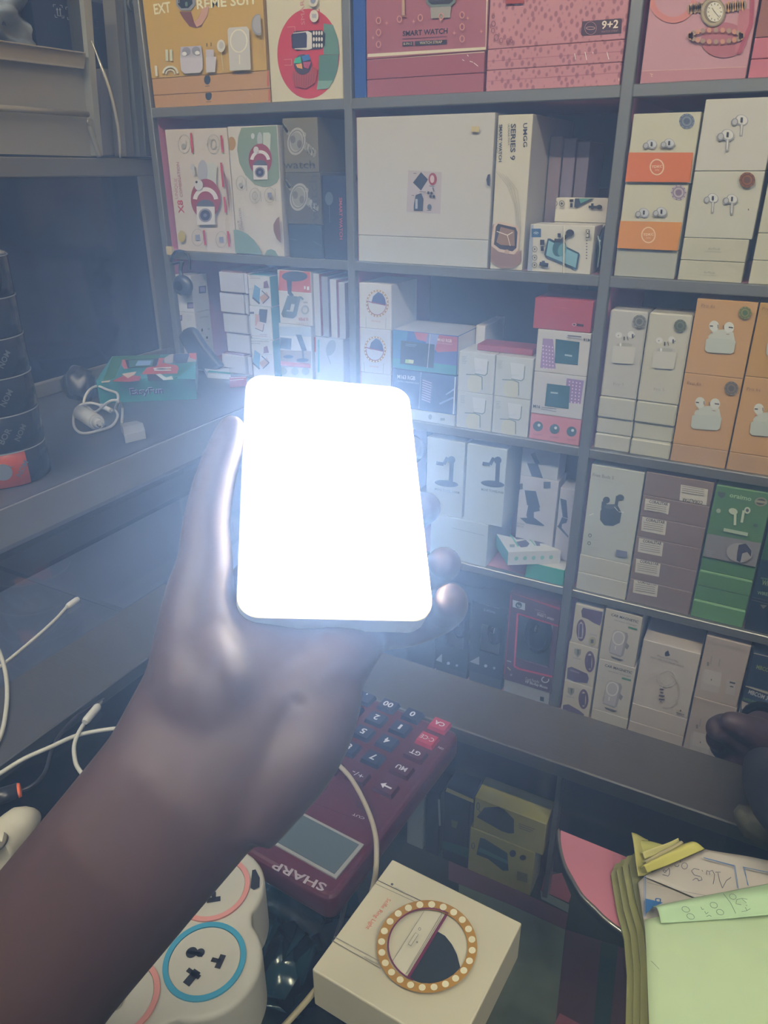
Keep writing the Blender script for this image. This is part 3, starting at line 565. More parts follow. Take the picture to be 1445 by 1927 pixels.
U3 = box('white earbud box with one bud higher than the other', 'D', (530, 1095), (1040, 625), '#c4c2b8', U2.z1, d=.11, x0=U0.x0, x1=U2.x1, name='earbud_box', group='white earbud boxes in the second row',
   art=lambda f, r: (bud(f, 835, 780, 95, 1, '#d6d5d0', stem=1.0), bud(f, 745, 875, 95, 1, '#d6d5d0', stem=1.0)))
z = SH[1]
for i, (h, lab) in enumerate(((.031, 'lowest'), (.034, 'second from the bottom'), (.101, 'tall one above the two flat ones'), (.088, 'topmost'))):
    r = box('white earbud box at the right edge of second row, '+lab.replace('tall one above the two flat ones', 'tall one'), 'D', (850, 1850), (1015, 1700), '#c0bea9', z, d=.11, x0=U2.x1+.005, x1=U2.x1+.095, z1=z+h, name='earbud_box', group='white earbud boxes at the right edge'); z = r.z1
# ================================================================== third row, first bay
def a_lamp(f, r):
    f.q(205, 388, 262, 432, '#3f3a66'); f.q(213, 395, 255, 424, '#8a7fa8'); f.lines(120, 385, 30, 4, 12, '#9a9aa0', 2); f.lines(205, 330, 30, 3, 10, '#6a6a70', 2); f.lines(100, 250, 28, 5, 11, '#a5a5aa', 2)
LZ = -.372
r = box('white cube shaped gadget box with purple label, lower of the two', 'G', (140, 740), (262, 462), '#bcbcbf', LZ, d=.047, x0=-1.084, x1=-1.043, z1=-.260, name='gadget_box', group='white boxes with purple labels',
  art=lambda f, r: (f.q(115, 478, 168, 520, '#3f3a66'), f.q(122, 486, 160, 512, '#8a7fa8'), f.lines(205, 480, 34, 4, 12, '#8a8a90', 2), f.pl('X', r.x1), f.t('G-MTPlus', (298, 505), (358, 495), 12, '#6b6d78'), f.e(312, 590, 6, 12, '#3b3c48'), f.e(360, 582, 9, 8, '#a0a0aa'), f.e(347, 645, 7, 10, '#3b3c48'), f.lines(300, 610, 24, 2, 8, '#9a9aa2', 2), f.lines(340, 665, 24, 2, 8, '#9a9aa2', 2)))
box('white cube shaped gadget box with purple label, upper of the two', 'G', (110, 455), (245, 200), '#c0c0c2', r.z1, d=.047, x0=-1.084, x1=-1.043, z1=-.188, name='gadget_box', group='white boxes with purple labels',
  art=lambda f, r: (a_lamp(f, r), f.pl('X', r.x1), f.q(288, 268, 340, 322, '#3f3a66', 2, -5), f.q(296, 276, 332, 310, '#8a7fa8', 2, -4), f.lines(295, 240, 30, 3, 9, '#8a8a90', 2)))
# small webcam lying on them
e = empty('webcam', (-1.05, 1.13, -.228), 'small black webcam hanging in front of the purple labelled boxes', 'webcam')
p = atY(*fp('G', 172, 262), 1.135)
MB().ball(p, 1, m('#22242f', .35), (.024, .012, .020)).cyl(p+Vector((0, -.011, 0)), .009, .004, m('#0d0e14', .1), 20, (0, -1, 0)).done('camera_head', e)
MB().tube([p+Vector((0, 0, .014)), p+Vector((-.004, .002, .028)), p+Vector((.002, .004, .046))], .0042, m('#20222c', .4), 8).done('neck', e)
MB().tube([p+Vector((.002, .004, .044)), p+Vector((-.026, .002, .040)), p+Vector((-.012, .004, .062)), p+Vector((.018, .004, .058)), p+Vector((.020, .002, .03))], .0026, m('#20222c', .4), 8).done('cable', e)
MB().box(p+Vector((-.036, .004, .055)), p+Vector((-.022, .01, .070)), '#c7b98a').done('price_tag', e)
# white cartons, two columns
for cix, (xa, xb, ys) in enumerate(((400, 578, [(800, 700), (690, 562), (552, 425), (412, 292), (280, 152)]), (596, 652, [(840, 725), (715, 588), (575, 448), (432, 306), (290, 182)]))):
    X0 = (-.984, -.9175)[cix]; X1 = (-.926, -.9090)[cix]; z = LZ
    for k, (yb, yt) in enumerate(ys):
        zt = LZ+(k+1)*.0395; X0 += .0018 if cix == 0 else .0004; X1 += .0018 if cix == 0 else .0002
        mb = MB(); yy = YF+.004*((k*3) % 4); dx = .0025*((k*2) % 3-1)
        mb.box((X0+dx, yy, z+.0004), (X1+dx, yy+.1, zt-.0025), m('#b3b4bd', .6), .0012, {'top': m('#8b6f80', .6)})
        mb.box((X0+dx+.004, yy+.003, zt-.0026), (X1+dx-.004, yy+.09, zt), m('#76586b', .6))
        o = mb.done('carton', origin=((X0+X1)/2, yy+.05, z)); z = zt
        tag(o, 'small plain white carton, %s of the %s stack' % (('lowest', 'second up', 'middle one', 'second from top', 'topmost')[k], ('wide left', 'narrow right')[cix]), 'box', 'plain white cartons in the third row')
# teal phone stand boxes
TEAL = '#2f8f96'
def a_holder(dy, alt):
    def A(f, r):
        if not alt:
            f.t('DESKTOP PHONE STAND', (665, 196+dy), (805, 198+dy), 9, '#4a4a5a'); f.t('WAKE UP NOW', (665, 212+dy), (745, 214+dy), 9, '#4a4a5a')
            f.p([(690, 320+dy), (700, 255+dy), (742, 285+dy), (735, 395+dy), (715, 385+dy), (683, 345+dy)], '#4f82a8'); f.p([(735, 350+dy), (790, 310+dy), (812, 350+dy), (765, 395+dy)], '#b08c78'); f.l([(755, 300+dy), (808, 350+dy), (762, 395+dy)], 7, '#2b2d40'); f.p([(770, 235+dy), (795, 225+dy), (808, 275+dy), (768, 280+dy)], '#6a3c55'); f.l([(688, 350+dy), (740, 395+dy)], 12, '#25304a')
        else:
            f.p([(735, 435+dy), (795, 440+dy), (785, 540+dy), (725, 525+dy)], '#2e2f45'); f.p([(705, 470+dy), (735, 480+dy), (740, 560+dy), (705, 560+dy)], '#b88a78'); f.p([(725, 525+dy), (770, 540+dy), (760, 600+dy), (705, 580+dy)], '#c4b1aa'); f.l([(770, 545+dy), (762, 600+dy), (705, 575+dy)], 5, '#3a3040'); f.q(668, 455+dy, 698, 470+dy, '#55486a'); f.t('WAKE UP NOW', (740, 625+dy), (795, 627+dy), 8, '#55486a'); f.t('LAZY PHONE HOLDER', (672, 635+dy), (795, 640+dy), 8, '#a04a55')
        f.l([(655, 285+dy), (850, 290+dy)], 2, '#8e9aa0') if not alt else None
    return A
z = LZ
for k, (h, dy, alt, lab) in enumerate(((.076, 480, 0, 'lowest, half hidden by the counter'), (.062, 0, 1, 'middle, with hand and phone picture'), (.056, 0, 0, 'topmost, with a folding stand picture'))):
    r = box('teal and white phone stand box, '+lab, 'G', (662, 400), (832, 185), '#c3c6c8', z, d=.06, z1=z+h, x0=-.906+.002*k, x1=-.854+.0015*k, y=YF-.003, name='phone_stand_box', group='teal phone stand boxes', faces={'right': TEAL, 'top': TEAL}, art=a_holder(dy, alt)); z = r.z1
def a_stand(f, r):
    f.p([(882, 152), (1122, 160), (1118, 318), (875, 298)], '#b8543a'); f.l([(876, 303), (1118, 322)], 3, '#e0ddd4')
    f.e(995, 195, 95, 38, '#28303f'); f.p([(935, 215), (975, 220), (972, 310), (990, 335), (965, 345), (945, 320)], '#28303f')
    f.p([(945, 335), (1030, 345), (1010, 485), (985, 505), (910, 495), (898, 470)], '#4a585a'); f.p([(962, 395), (998, 400), (985, 455), (935, 450)], '#b7bdb8'); f.p([(950, 385), (975, 388), (962, 445), (938, 440)], '#3a4648'); f.l([(1000, 365), (1040, 345), (1062, 365)], 14, '#4a585a'); f.p([(1020, 345), (1042, 350), (1012, 485), (995, 490)], '#5c6a6b')
    f.o(1075, 440, 24, 28, 12, '#8f9191'); f.t('360', (1095, 380), (1062, 380), 12, '#55555c', True); f.t('SUPER', (1100, 498), (1025, 498), 20, '#9c4a44', True); f.t('STAND', (1102, 535), (1012, 532), 22, '#b8aa9c', True)
    f.q(1070, 265, 1082, 288, '#e0ddd4'); f.q(1092, 268, 1108, 294, '#e0ddd4')
def a_stand2(f, r):
    f.p([(872, 562), (1120, 572), (1118, 640), (870, 630)], '#9fb0bf'); f.p([(888, 642), (972, 652), (968, 735), (885, 722)], '#2f4257'); f.p([(1003, 622), (1045, 625), (1085, 740), (1050, 745)], '#2a3a4c'); f.p([(870, 735), (1118, 745), (1115, 835), (870, 815)], '#8a7f78'); f.l([(1055, 740), (1060, 800)], 12, '#2a3a4c'); f.e(1055, 810, 45, 14, '#2a3a4c'); f.e(950, 785, 38, 13, '#2f4257')
    f.p([(875, 812), (1116, 838), (1114, 868), (875, 845)], '#b8605c'); 
    for x in (915, 1000, 1080): f.e(x, 890, 28, 28, '#8e9d9f')
z = LZ
r = box('white car stand box with phone holder scene, beneath the red topped one', 'G', (890, 900), (1120, 572), '#bfc4c8', z, d=.16, x0=-.840, x1=-.767, z1=-.262, name='car_holder_box', group='car holder boxes', art=a_stand2)
box('white and red car stand box with black clamp picture', 'G', (870, 545), (1122, 155), '#c4c2bb', r.z1, d=.16, x0=-.836, x1=-.762, z1=-.1655, name='car_holder_box', group='car holder boxes', art=a_stand)
for k, (c, s) in enumerate((('#b4b6bd', '#a04a52'), ('#8d8f9a', '#6d5560'), ('#b9bac0', '#a35560'), ('#a6a9b3', '#7a6a72'))):
    box('thin packet standing on edge, %s of four beside the car stand boxes' % ('first', 'second', 'third', 'last')[k], 'G', (1140, 620), (1180, 240), c, -.279, d=.12, x0=-.7590+.0175*k, x1=-.7450+.0175*k, z1=-.168-.004*k, name='packet', group='thin packets on edge', rough=.25, faces={'right': s})
box('white box with a faint blue print supporting the thin packets', 'G', (1130, 930), (1380, 620), '#a9b3c4', LZ, d=.13, x0=-.7620, x1=-.6980, z1=-.2795, name='gadget_box', art=lambda f, r: (f.e(1260, 720, 34, 60, '#7e8ca6', .3), f.l([(1230, 760), (1260, 840)], 6, '#7e8ca6'), f.q(1132, 640, 1150, 750, '#a9484c'), f.q(1165, 660, 1178, 900, '#3f8fa0')))
# ================================================================== third row, second bay
def a_ringbox(s, ox, oy):
    def A(f, r):
        def P(x, y): return ox+x*s, oy+y*s
        cx, cy = P(0, 0)
        f.o(cx, cy, 56*s, 68*s, 10*s, '#a5803c', n=30)
        for k in range(22): a = k*PI/11; f.e(cx+56*s*math.cos(a), cy+68*s*math.sin(a), 3.4*s, 4*s, '#dcd8c4', n=8); f.k -= 1
        f.k += 1; f.p([P(*q) for q in ((-30, -10), (-22, -38), (5, -62), (28, -50), (42, -25), (46, 0), (45, 8), (-30, -2))], '#272a5c'); f.l([P(-55, -12), P(45, 10)], 5*s, '#8b3a55')
        f.o(cx, cy, 49*s, 60*s, 3*s, '#8b3a55', a0=0, a1=PI, n=20); f.l([P(-60, 70), P(-58, 130)], 2, '#8d8d88'); f.l([P(48, 75), P(46, 135)], 2, '#8d8d88'); f.t('Selfie Ring Light', P(-30, 95), P(22, 99), 7*s, '#b5623f')
    return A
Z3 = SH[2]
Q0 = box('white ring light box, lowest and half hidden behind the bright panel', 'H', (30, 760), (212, 580), '#b9bcc2', Z3, d=.1, x0=UPX[1][1]+.004, z1=-.334, x1=-.6005, name='ring_light_box', group='white ring light boxes')
Q1 = box('white ring light box, middle of its stack in the bay', 'H', (38, 572), (216, 350), '#bcbdbd', Q0.z1, d=.1, x0=Q0.x0, x1=-.6005, z1=-.2550, name='ring_light_box', group='white ring light boxes', art=a_ringbox(.98, 133, 455))
Q2 = box('white ring light box, topmost of its stack in the bay', 'H', (45, 340), (235, 100), '#c4c2b8', Q1.z1, d=.1, x0=Q0.x0, x1=-.5995, z1=-.178, name='ring_light_box', group='white ring light boxes', art=a_ringbox(1.02, 145, 205))
M0 = box('white keyboard box with small icons, lowest under the blue boxes', 'H', (222, 858), (568, 775), '#b3bfca', Z3, d=.1, x0=-.5985, x1=-.474, z1=-.390, name='streaming_box', group='streaming box cartons', art=lambda f, r: (f.e(432, 822, 10, 15, '#7f8fa5'), f.q(488, 828, 512, 842, '#7f8fa5')))
def a_rgb1(f, r):
    f.p([(222, 555), (382, 575), (370, 775), (215, 752)], '#2c4a86'); f.p([(384, 575), (580, 604), (566, 806), (372, 776)], '#34508c'); f.l([(383, 575), (371, 776)], 3, '#8fa3cc')
    f.t('M163 RGB', (255, 612), (352, 622), 20, '#c3cde2', True); f.t('ULTRA STREAMING BOX', (258, 630), (372, 644), 8, '#a3b3d6')
    for k in range(9): f.l([(392-k*.5, 620+k*13), (442-k, 638+k*13)], 6, '#a9a3d2'); f.k -= 1
    f.k += 1; f.l([(572, 604), (560, 806)], 8, '#c9d0da'); f.l([(520, 700), (565, 670)], 8, '#8fb0d8'); f.l([(485, 750), (560, 715)], 10, '#7f9fd0')
M1 = box('blue streaming box carton with pale bars, lower of the pair', 'H', (216, 800), (582, 562), '#30508c', M0.z1, d=.1, x0=M0.x0, x1=M0.x1, z1=-.320, name='streaming_box', group='streaming box cartons', rough=.25, faces={'right': '#c3c9d2', 'top': '#c3c9d2'}, art=a_rgb1)
def a_rgb2(f, r):
    f.p([(228, 345), (310, 352), (290, 560), (226, 551)], '#2f6fa0'); f.p([(345, 356), (585, 388), (580, 480), (470, 470), (430, 420), (360, 400)], '#a8474f'); f.p([(420, 368), (480, 376), (455, 470), (400, 455)], '#7d86b5'); f.p([(455, 470), (582, 465), (578, 560), (450, 570)], '#4a5c9c'); f.p([(228, 500), (582, 545), (578, 600), (226, 552)], '#2d7f96'); f.p([(275, 405), (458, 428), (452, 556), (270, 532)], '#14253c'); f.lines(300, 425, 60, 2, 8, '#6f8fb5', 3, 6)
    f.p([(300, 508), (345, 512), (342, 532), (298, 528)], '#93b53f'); f.p([(318, 508), (346, 512), (343, 530), (318, 526)], '#c0c46a'); f.t('M163 RGB', (475, 408), (552, 416), 16, '#dcb8b0', True); f.t('ULTRA STREAMING BOX', (470, 420), (556, 430), 6, '#d0a8a4'); f.l([(436, 360), (420, 555)], 4, '#b9b9c4')
M2 = box('blue and red streaming box carton with a black device picture', 'H', (225, 552), (590, 390), '#3c5c9a', M1.z1, d=.1, x0=M0.x0, x1=M0.x1, z1=-.2525, name='streaming_box', group='streaming box cartons', rough=.25, faces={'right': '#c9c8c4', 'top': '#b5b6b8'}, art=a_rgb2)
box('white carton edge just behind the blue and red streaming box', 'H', (600, 600), (655, 365), '#c3c3c0', Z3, d=.1, x0=M2.x1+.002, x1=M2.x1+.020, y=1.225, z1=-.246, name='streaming_box')
def a_cream(s):
    x0, y0, k = s
    def A(f, r):
        def P(x, y): return x0+x*k, y0+y*k
        f.p([P(80, 25), P(155, 35), P(150, 105), P(135, 120), P(90, 112)], '#cfd3d2'); f.l([P(158, 45), P(152, 112), P(140, 122), P(85, 112)], 5*k, '#6f8790')
        f.e(*P(85, 165), 42*k, 52*k, '#c8c9b4', n=20); f.l([P(38, 115), P(95, 118), P(125, 130), P(125, 200)], 5*k, '#72868c'); f.lines(*P(15, 18), 26*k, 5, 9, '#8d989c', 2); f.lines(*P(70, 90), 60*k, 2, 6, '#b5bab8', 1.5)
    return A
V = []
for cix, (xa, xb) in enumerate(((575, 778), (776, 985))):
    z = Z3
    for k in range(2):
        if cix == 0: o_ = [(585, 690, .95), (590, 475, 1.0)][k]; bl, tr = [((570, 868), (770, 700)), ((580, 675), (784, 482))][k]
        else: o_ = [(775, 720, .98), (785, 500, 1.03)][k]; bl, tr = [((772, 905), (978, 732)), ((780, 700), (1000, 505))][k]
        r = box('pale %s box of earphones, %s column, %s' % (('milky', 'creamy')[cix], ('left', 'right')[cix], ('lower', 'upper')[k]), 'H', bl, tr, '#c0c5c2', z, d=.065, x0=(-.4725, -.4065)[cix], x1=(-.4075, -.3425)[cix], z1=(-.345, -.277)[k], name='earphone_box', group='pale earphone boxes stacked two by two', rough=.3, art=a_cream(o_))
        V.append(r); z = r.z1
def a_m16(dx, dy, flip):
    def A(f, r):
        if not flip:
            f.p([(1045, 395), (1100, 400), (1115, 560), (1030, 555)], '#9a7fb0')
            for i in range(4):
                for j in range(7): f.e(1050+i*17+j*.5-4, 435+j*20+i*3, 4, 5, '#e3c9e6', n=6); f.k -= 1
            f.k += 1; f.p([(1115, 398), (1245, 415), (1235, 540), (1110, 528)], '#1f5260'); f.t('M16', (1306, 398), (1266, 395), 15, '#3c3c44', True); f.l([(1180, 378), (1255, 386)], 5, '#66667a'); f.l([(1175, 388), (1255, 398)], 3, '#77778a'); f.l([(1165, 484), (1205, 490)], 9, '#a9c0c4')
        else:
            f.p([(1175, 612), (1268, 625), (1250, 752), (1160, 742)], '#8f74a6')
            for i in range(4):
                for j in range(7): f.e(1190+i*19-j*1.5, 630+j*18+i*3, 4, 5, '#e3c9e6', n=6); f.k -= 1
            f.k += 1; f.p([(1068, 640), (1192, 655), (1185, 778), (1055, 762)], '#1f5260'); f.t('M16', (992, 770), (1030, 775), 16, '#3c3c44', True); f.l([(1038, 768), (1118, 778)], 3, '#66667a'); f.l([(1036, 778), (1118, 792)], 3, '#77778a'); f.l([(1088, 688), (1128, 692)], 9, '#a9c0c4'); f.l([(978, 795), (1258, 835)], 2, '#55555c')
    return A
H0 = box('pink boxed lamp with three round pictures, lowest beside the upright', 'H', (965, 942), (1258, 840), '#c77a80', Z3, d=.11, x0=-.3405, x1=-.2555, z1=-.366, name='light_box', group='white and red light boxes',
   art=lambda f, r: [(f.e(x, y, 27, 27, '#3c5560'), f.e(x+6, y-6, 8, 8, '#c9d5d8'), f.lines(x-25, y+40, 50, 2, 6, '#a35c64', 2, 4)) for x, y in ((1018, 873), (1109, 887), (1202, 900))])
H1 = box('white light box with purple lamp at right, lower of two', 'H', (975, 800), (1285, 615), '#c2c2c3', H0.z1, d=.11, x0=H0.x0, x1=H0.x1, z1=-.296, name='light_box', group='white and red light boxes', art=a_m16(0, 0, 1))
H2 = box('white light box with purple lamp at left and upside down print', 'H', (1000, 570), (1318, 372), '#c5c4c2', H1.z1, d=.11, x0=H0.x0, x1=H0.x1, z1=-.2285, name='light_box', group='white and red light boxes', art=a_m16(0, 0, 0))
H3 = box('plain red box on top of the white light boxes', 'H', (990, 330), (1312, 198), '#a34048', H2.z1, d=.11, x0=-.349, x1=-.2575, z1=-.181, name='light_box', group='white and red light boxes', art=lambda f, r: (f.l([(1208, 318), (1266, 326)], 14, '#3a1f2c'), f.e(1216, 320, 12, 9, '#c98a90'), f.e(1216, 320, 7, 5, '#3a1f2c'), f.l([(1104, 224), (1180, 232)], 2, '#c0505a')))
box('brown box standing at the back behind the red box', 'H', (940, 420), (1010, 210), '#6d5560', Z3, d=.08, y=1.34, name='gadget_box', x0=-.385, x1=-.33, z1=-.175)
box('flat red box lying at the back over the pale earphone boxes', 'H', (700, 430), (1000, 410), '#8f3540', V[1].z1, d=.045, y=1.172, name='gadget_box', x0=-.448, x1=-.35, z1=V[1].z1+.011)
# ================================================================== third row, third bay
def a_pro(x, y, sx, M='#3f3f4a'):
    def A(f, r):
        f.e(x-35, y-90, 26, 24, '#d4d4cf'); f.e(x+60, y-95, 26, 26, '#d4d4cf'); f.e(x-38, y-88, 4, 4, M); f.e(x+85, y-85, 4, 4, M)
        f.q(x+2, y-80, x+12, y-52, M, 0); f.l([(x+38, y-52), (x+30, y-82)], 5, M); f.q(x+66, y-100, x+78, y-72, M)
        f.e(x+12, y-12, 80, 30, '#b9b9b2'); f.e(x+10, y-16, 60, 18, '#a6a69e'); f.e(x-20, y-20, 8, 14, '#e0e0da'); f.l([(x-10, y+8), (x+12, y+8)], 3, '#55555c')
        f.p([(x-75, y-5), (x-70, y-12), (x+90, y-2), (x+98, y+10), (x+80, y+115), (x+68, y+128), (x-78, y+118), (x-88, y+100)], '#c6c5bb'); f.t('Pro 5', (x-75, y+290), (x+5, y+294), 22, '#9b9a92')
    return A
sb = [((105, 1290), (400, 1205)), ((115, 1165), (408, 1075)), ((128, 1040), (425, 935))]
z = Z3; PL_ = []
for k in range(3):
    r = box('white slim earbud box lying flat, left column, %s' % ('lowest', 'middle', 'directly under the upright silver stickered box')[k], 'I', *sb[k], '#b9baae', z, d=.18-.01*k, x0=UPX[2][1]+.004, x1=-.1770, z1=z+(.026, .027, .034)[k], name='earbud_box', group='white slim earbud boxes', rough=.3, bevel=.002, y=YF+(.002, .004, 0)[k], art=lambda f, r: f.lines(150, 1010, 120, 1, 8, '#a5a59b', 2, 12)); z = r.z1; PL_.append(r)
box('white upright earbud box with silver sticker, left of the pair', 'I', (152, 880), (525, 245), '#bab9b2', z, d=.05, x0=PL_[0].x0+.001, x1=-.1772, z1=-.190, name='earbud_box', group='white upright earbud boxes', rough=.3, bevel=.002, art=lambda f, r: (a_pro(338, 500, 1)(f, r), stick(f, 464, 303, 52, '#85867f', '#5e605c')))
z = Z3; PR_ = []
for k in range(3):
    r = box('white slim earbud box lying flat, right column, %s' % ('lowest', 'middle', 'directly under the upright green stickered box')[k], 'I', (390, 1325), (705, 1240), '#bcbdad', z, d=.18-.01*k, x0=-.1762, x1=-.1160, z1=z+(.026, .027, .034)[k], name='earbud_box', group='white slim earbud boxes', rough=.3, bevel=.002, y=YF+(0, .006, .001)[k]); z = r.z1; PR_.append(r)
box('white upright earbud box with green sticker, right of the pair', 'I', (440, 930), (880, 250), '#c2c0b0', z, d=.05, x0=-.1762, x1=-.1158, z1=-.190, name='earbud_box', group='white upright earbud boxes', rough=.3, bevel=.002, art=lambda f, r: (a_pro(648, 540, 1)(f, r), stick(f, 776, 334, 48, '#6d7560', '#465040')))
def a_or(x, y, tx, ty, sticker):
    def A(f, r):
        f.p([(x-65, y-30), (x-105, y+20), (x-90, y+70), (x+60, y+78), (x+100, y+60), (x+88, y-10), (x+50, y-35)], '#c5cbc2')
        f.e(x-60, y-60, 38, 42, '#d5d9d2'); f.e(x+55, y-50, 38, 42, '#d5d9d2'); f.l([(x-92, y-62), (x-68, y-60)], 9, '#3a3538'); f.l([(x+52, y-52), (x+86, y-48)], 9, '#3a3538'); f.l([(x-30, y-72), (x-28, y-45)], 6, '#6a6058'); f.l([(x+12, y-66), (x+13, y-40)], 6, '#6a6058'); f.l([(x-90, y-12), (x-68, y-10)], 5, '#9a6a50'); f.l([(x+34, y), (x+58, y+2)], 5, '#9a6a50')
        f.p([(x-120, y+40), (x-95, y+28), (x+75, y+40), (x+108, y+55), (x+92, y+135), (x+70, y+150), (x-110, y+138), (x-128, y+118)], '#bcc5bd')
        f.t('Pro 6s', (tx, ty), (tx+104, ty+10), 24, '#8a6440'); 
        if sticker: stick(f, *sticker)
    return A
ORG = '#c49b62'
P0 = box('tan flat earbud box, lowest in the tan column', 'I', (700, 1362), (1135, 1310), '#b8966c', Z3, d=.1, x0=-.1148, x1=-.0355, name='earbud_box', group='tan earbud boxes', rough=.3, z1=Z3+.028)
P1 = box('tan earbud box with grey sticker and open white case, lower one', 'I', (715, 1250), (1248, 748), ORG, P0.z1, d=.1, x0=P0.x0, x1=P0.x1, name='earbud_box', group='tan earbud boxes', rough=.35, z1=-.2725, art=a_or(985, 985, 828, 782, (1166, 813, 53, '#7f7468', '#5d5750')))
P2 = box('tan earbud box with olive sticker and open white case, upper one', 'I', (808, 702), (1362, 150), ORG, P1.z1, d=.1, x0=P0.x0, x1=P1.x1, name='earbud_box', group='tan earbud boxes', rough=.35, z1=-.166, art=a_or(1092, 400, 935, 190, (1271, 236, 49, '#8d8a48', '#4d6a38')))
P3 = box('tan flat earbud box, lowest at the right frame edge', 'I', (1140, 1380), (1445, 1330), '#b8966c', Z3, d=.1, x0=-.0345, x1=.046, name='earbud_box', group='tan earbud boxes', rough=.3, z1=Z3+.028)
P4 = box('tan earbud box cut by the right frame edge, lower one', 'I', (1160, 1310), (1445, 800), ORG, P3.z1, d=.1, x0=P3.x0, x1=P3.x1, name='earbud_box', group='tan earbud boxes', rough=.35, z1=-.268, art=a_or(1435, 1035, 1282, 828, None))
P5 = box('tan earbud box cut by the right frame edge, upper one', 'I', (1260, 745), (1445, 180), '#bd9550', P4.z1, d=.1, x0=P3.x0, x1=P3.x1, name='earbud_box', group='tan earbud boxes', rough=.35, z1=-.166, art=a_or(1560, 430, 1400, 215, None))
# ================================================================== fourth row, second bay
Z4 = SH[3]
def a_arm(cx, cy, s=1.0):
    def A(f, r):
        f.e(cx, cy+150*s, 95*s, 26*s, '#2d3c5e', .12); f.l([(cx+45*s, cy-50*s), (cx+35*s, cy+150*s)], 34*s, '#2d3c5e'); f.l([(cx-80*s, cy-15*s), (cx-20*s, cy-5*s), (cx+10*s, cy-60*s)], 28*s, '#2d3c5e'); f.e(cx+42*s, cy-40*s, 30*s, 30*s, '#2d3c5e')
        f.t('MOVE TOWELWARM', (cx-90*s, cy+200*s), (cx+105*s, cy+232*s), 18*s, '#6a7d8f', True)
    return A
S0 = box('large pale carton lying under the microphone arm boxes', 'L', (110, 870), (590, 740), '#b3c2c9', Z4, d=.14, x0=-.5150, x1=-.4000, z1=-.585, name='carton', y=YF-.002, art=lambda f, r: (f.l([(300, 735), (560, 800)], 4, '#90a5b2'),))
S1 = box('pale phone arm box with black bent stand, left one', 'L', (100, 500), (385, 130), '#b5c3ca', S0.z1, d=.1, x0=-.5270, x1=-.4530, z1=-.437, name='phone_stand_box', group='pale phone arm boxes', y=YF+.0, art=a_arm(255, 232))
S2 = box('pale phone arm box with black bent stand, right one', 'L', (400, 520), (740, 160), '#b5c3ca', S0.z1, d=.1, x0=-.4500, x1=-.3755, z1=-.437, name='phone_stand_box', group='pale phone arm boxes', y=YF+.0, art=a_arm(625, 235))
def a_tab(x, y, s):
    def A(f, r):
        f.p([(x-55*s, y-115*s), (x+35*s, y-108*s), (x+70*s, y+25*s), (x-35*s, y+5*s)], '#34466c'); f.e(x-14*s, y+20*s, 5*s, 7*s, '#cfd5da', n=8); f.p([(x-40*s, y+85*s), (x-25*s, y+5*s), (x+62*s, y+20*s), (x+68*s, y+50*s), (x+20*s, y+60*s), (x+20*s, y+120*s), (x-30*s, y+115*s)], '#34466c'); f.p([(x-92*s, y+105*s), (x+25*s, y+105*s), (x+105*s, y+165*s), (x+95*s, y+172*s), (x-40*s, y+150*s)], '#34466c'); f.t('TABLET STAND', (x-140*s, y+150*s), (x-55*s, y+165*s), 14*s, '#8088a0', True); f.t('DESKTOP', (x-135*s, y+172*s), (x-60*s, y+186*s), 14*s, '#8088a0', True)
    return A
S3 = box('white tablet stand box with dark folding stand, lower middle', 'L', (782, 770), (1105, 375), '#b9bcc9', -.6395, d=.05, x0=-.3590, x1=-.2890, z1=-.490, y=1.183, name='tablet_stand_box', group='white tablet stand boxes', art=lambda f, r: (a_tab(935, 550, 1.0)(f, r), f.q(820, 378, 868, 425, '#53607f'), f.q(1035, 365, 1090, 418, '#53607f')))
S4 = box('white tablet stand box standing above the lower middle one', 'L', (800, 365), (1110, 130), '#aeb7c4', S3.z1, d=.05, x0=-.3590, x1=-.2920, z1=-.432, y=1.183, name='tablet_stand_box', group='white tablet stand boxes', art=lambda f, r: (f.p([(900, 220), (985, 225), (1025, 362), (935, 355)], '#34466c'), f.l([(945, 140), (985, 225)], 34, '#3f5378')))
S5 = box('white tablet stand box leaning farthest right by the upright', 'L', (1120, 850), (1262, 510), '#b9bcc9', -.6395, d=.045, x0=-.2860, x1=-.2560, z1=-.500, name='tablet_stand_box', group='white tablet stand boxes', y=1.183, art=lambda f, r: (f.p([(1165, 500), (1215, 515), (1225, 660), (1185, 650)], '#34466c'), f.p([(1180, 650), (1225, 665), (1215, 695), (1180, 705), (1175, 740), (1150, 720)], '#34466c'), f.p([(1140, 720), (1160, 715), (1232, 800), (1228, 815)], '#34466c')))
S6 = box('teal flat box at the foot of the bay beside the upright', 'L', (975, 1120), (1205, 1050), '#2f9a86', Z4, d=.09, x0=-.3250, x1=-.2545, z1=-.640, name='tablet_stand_box', y=1.150, faces={'top': '#c9cdc6'})
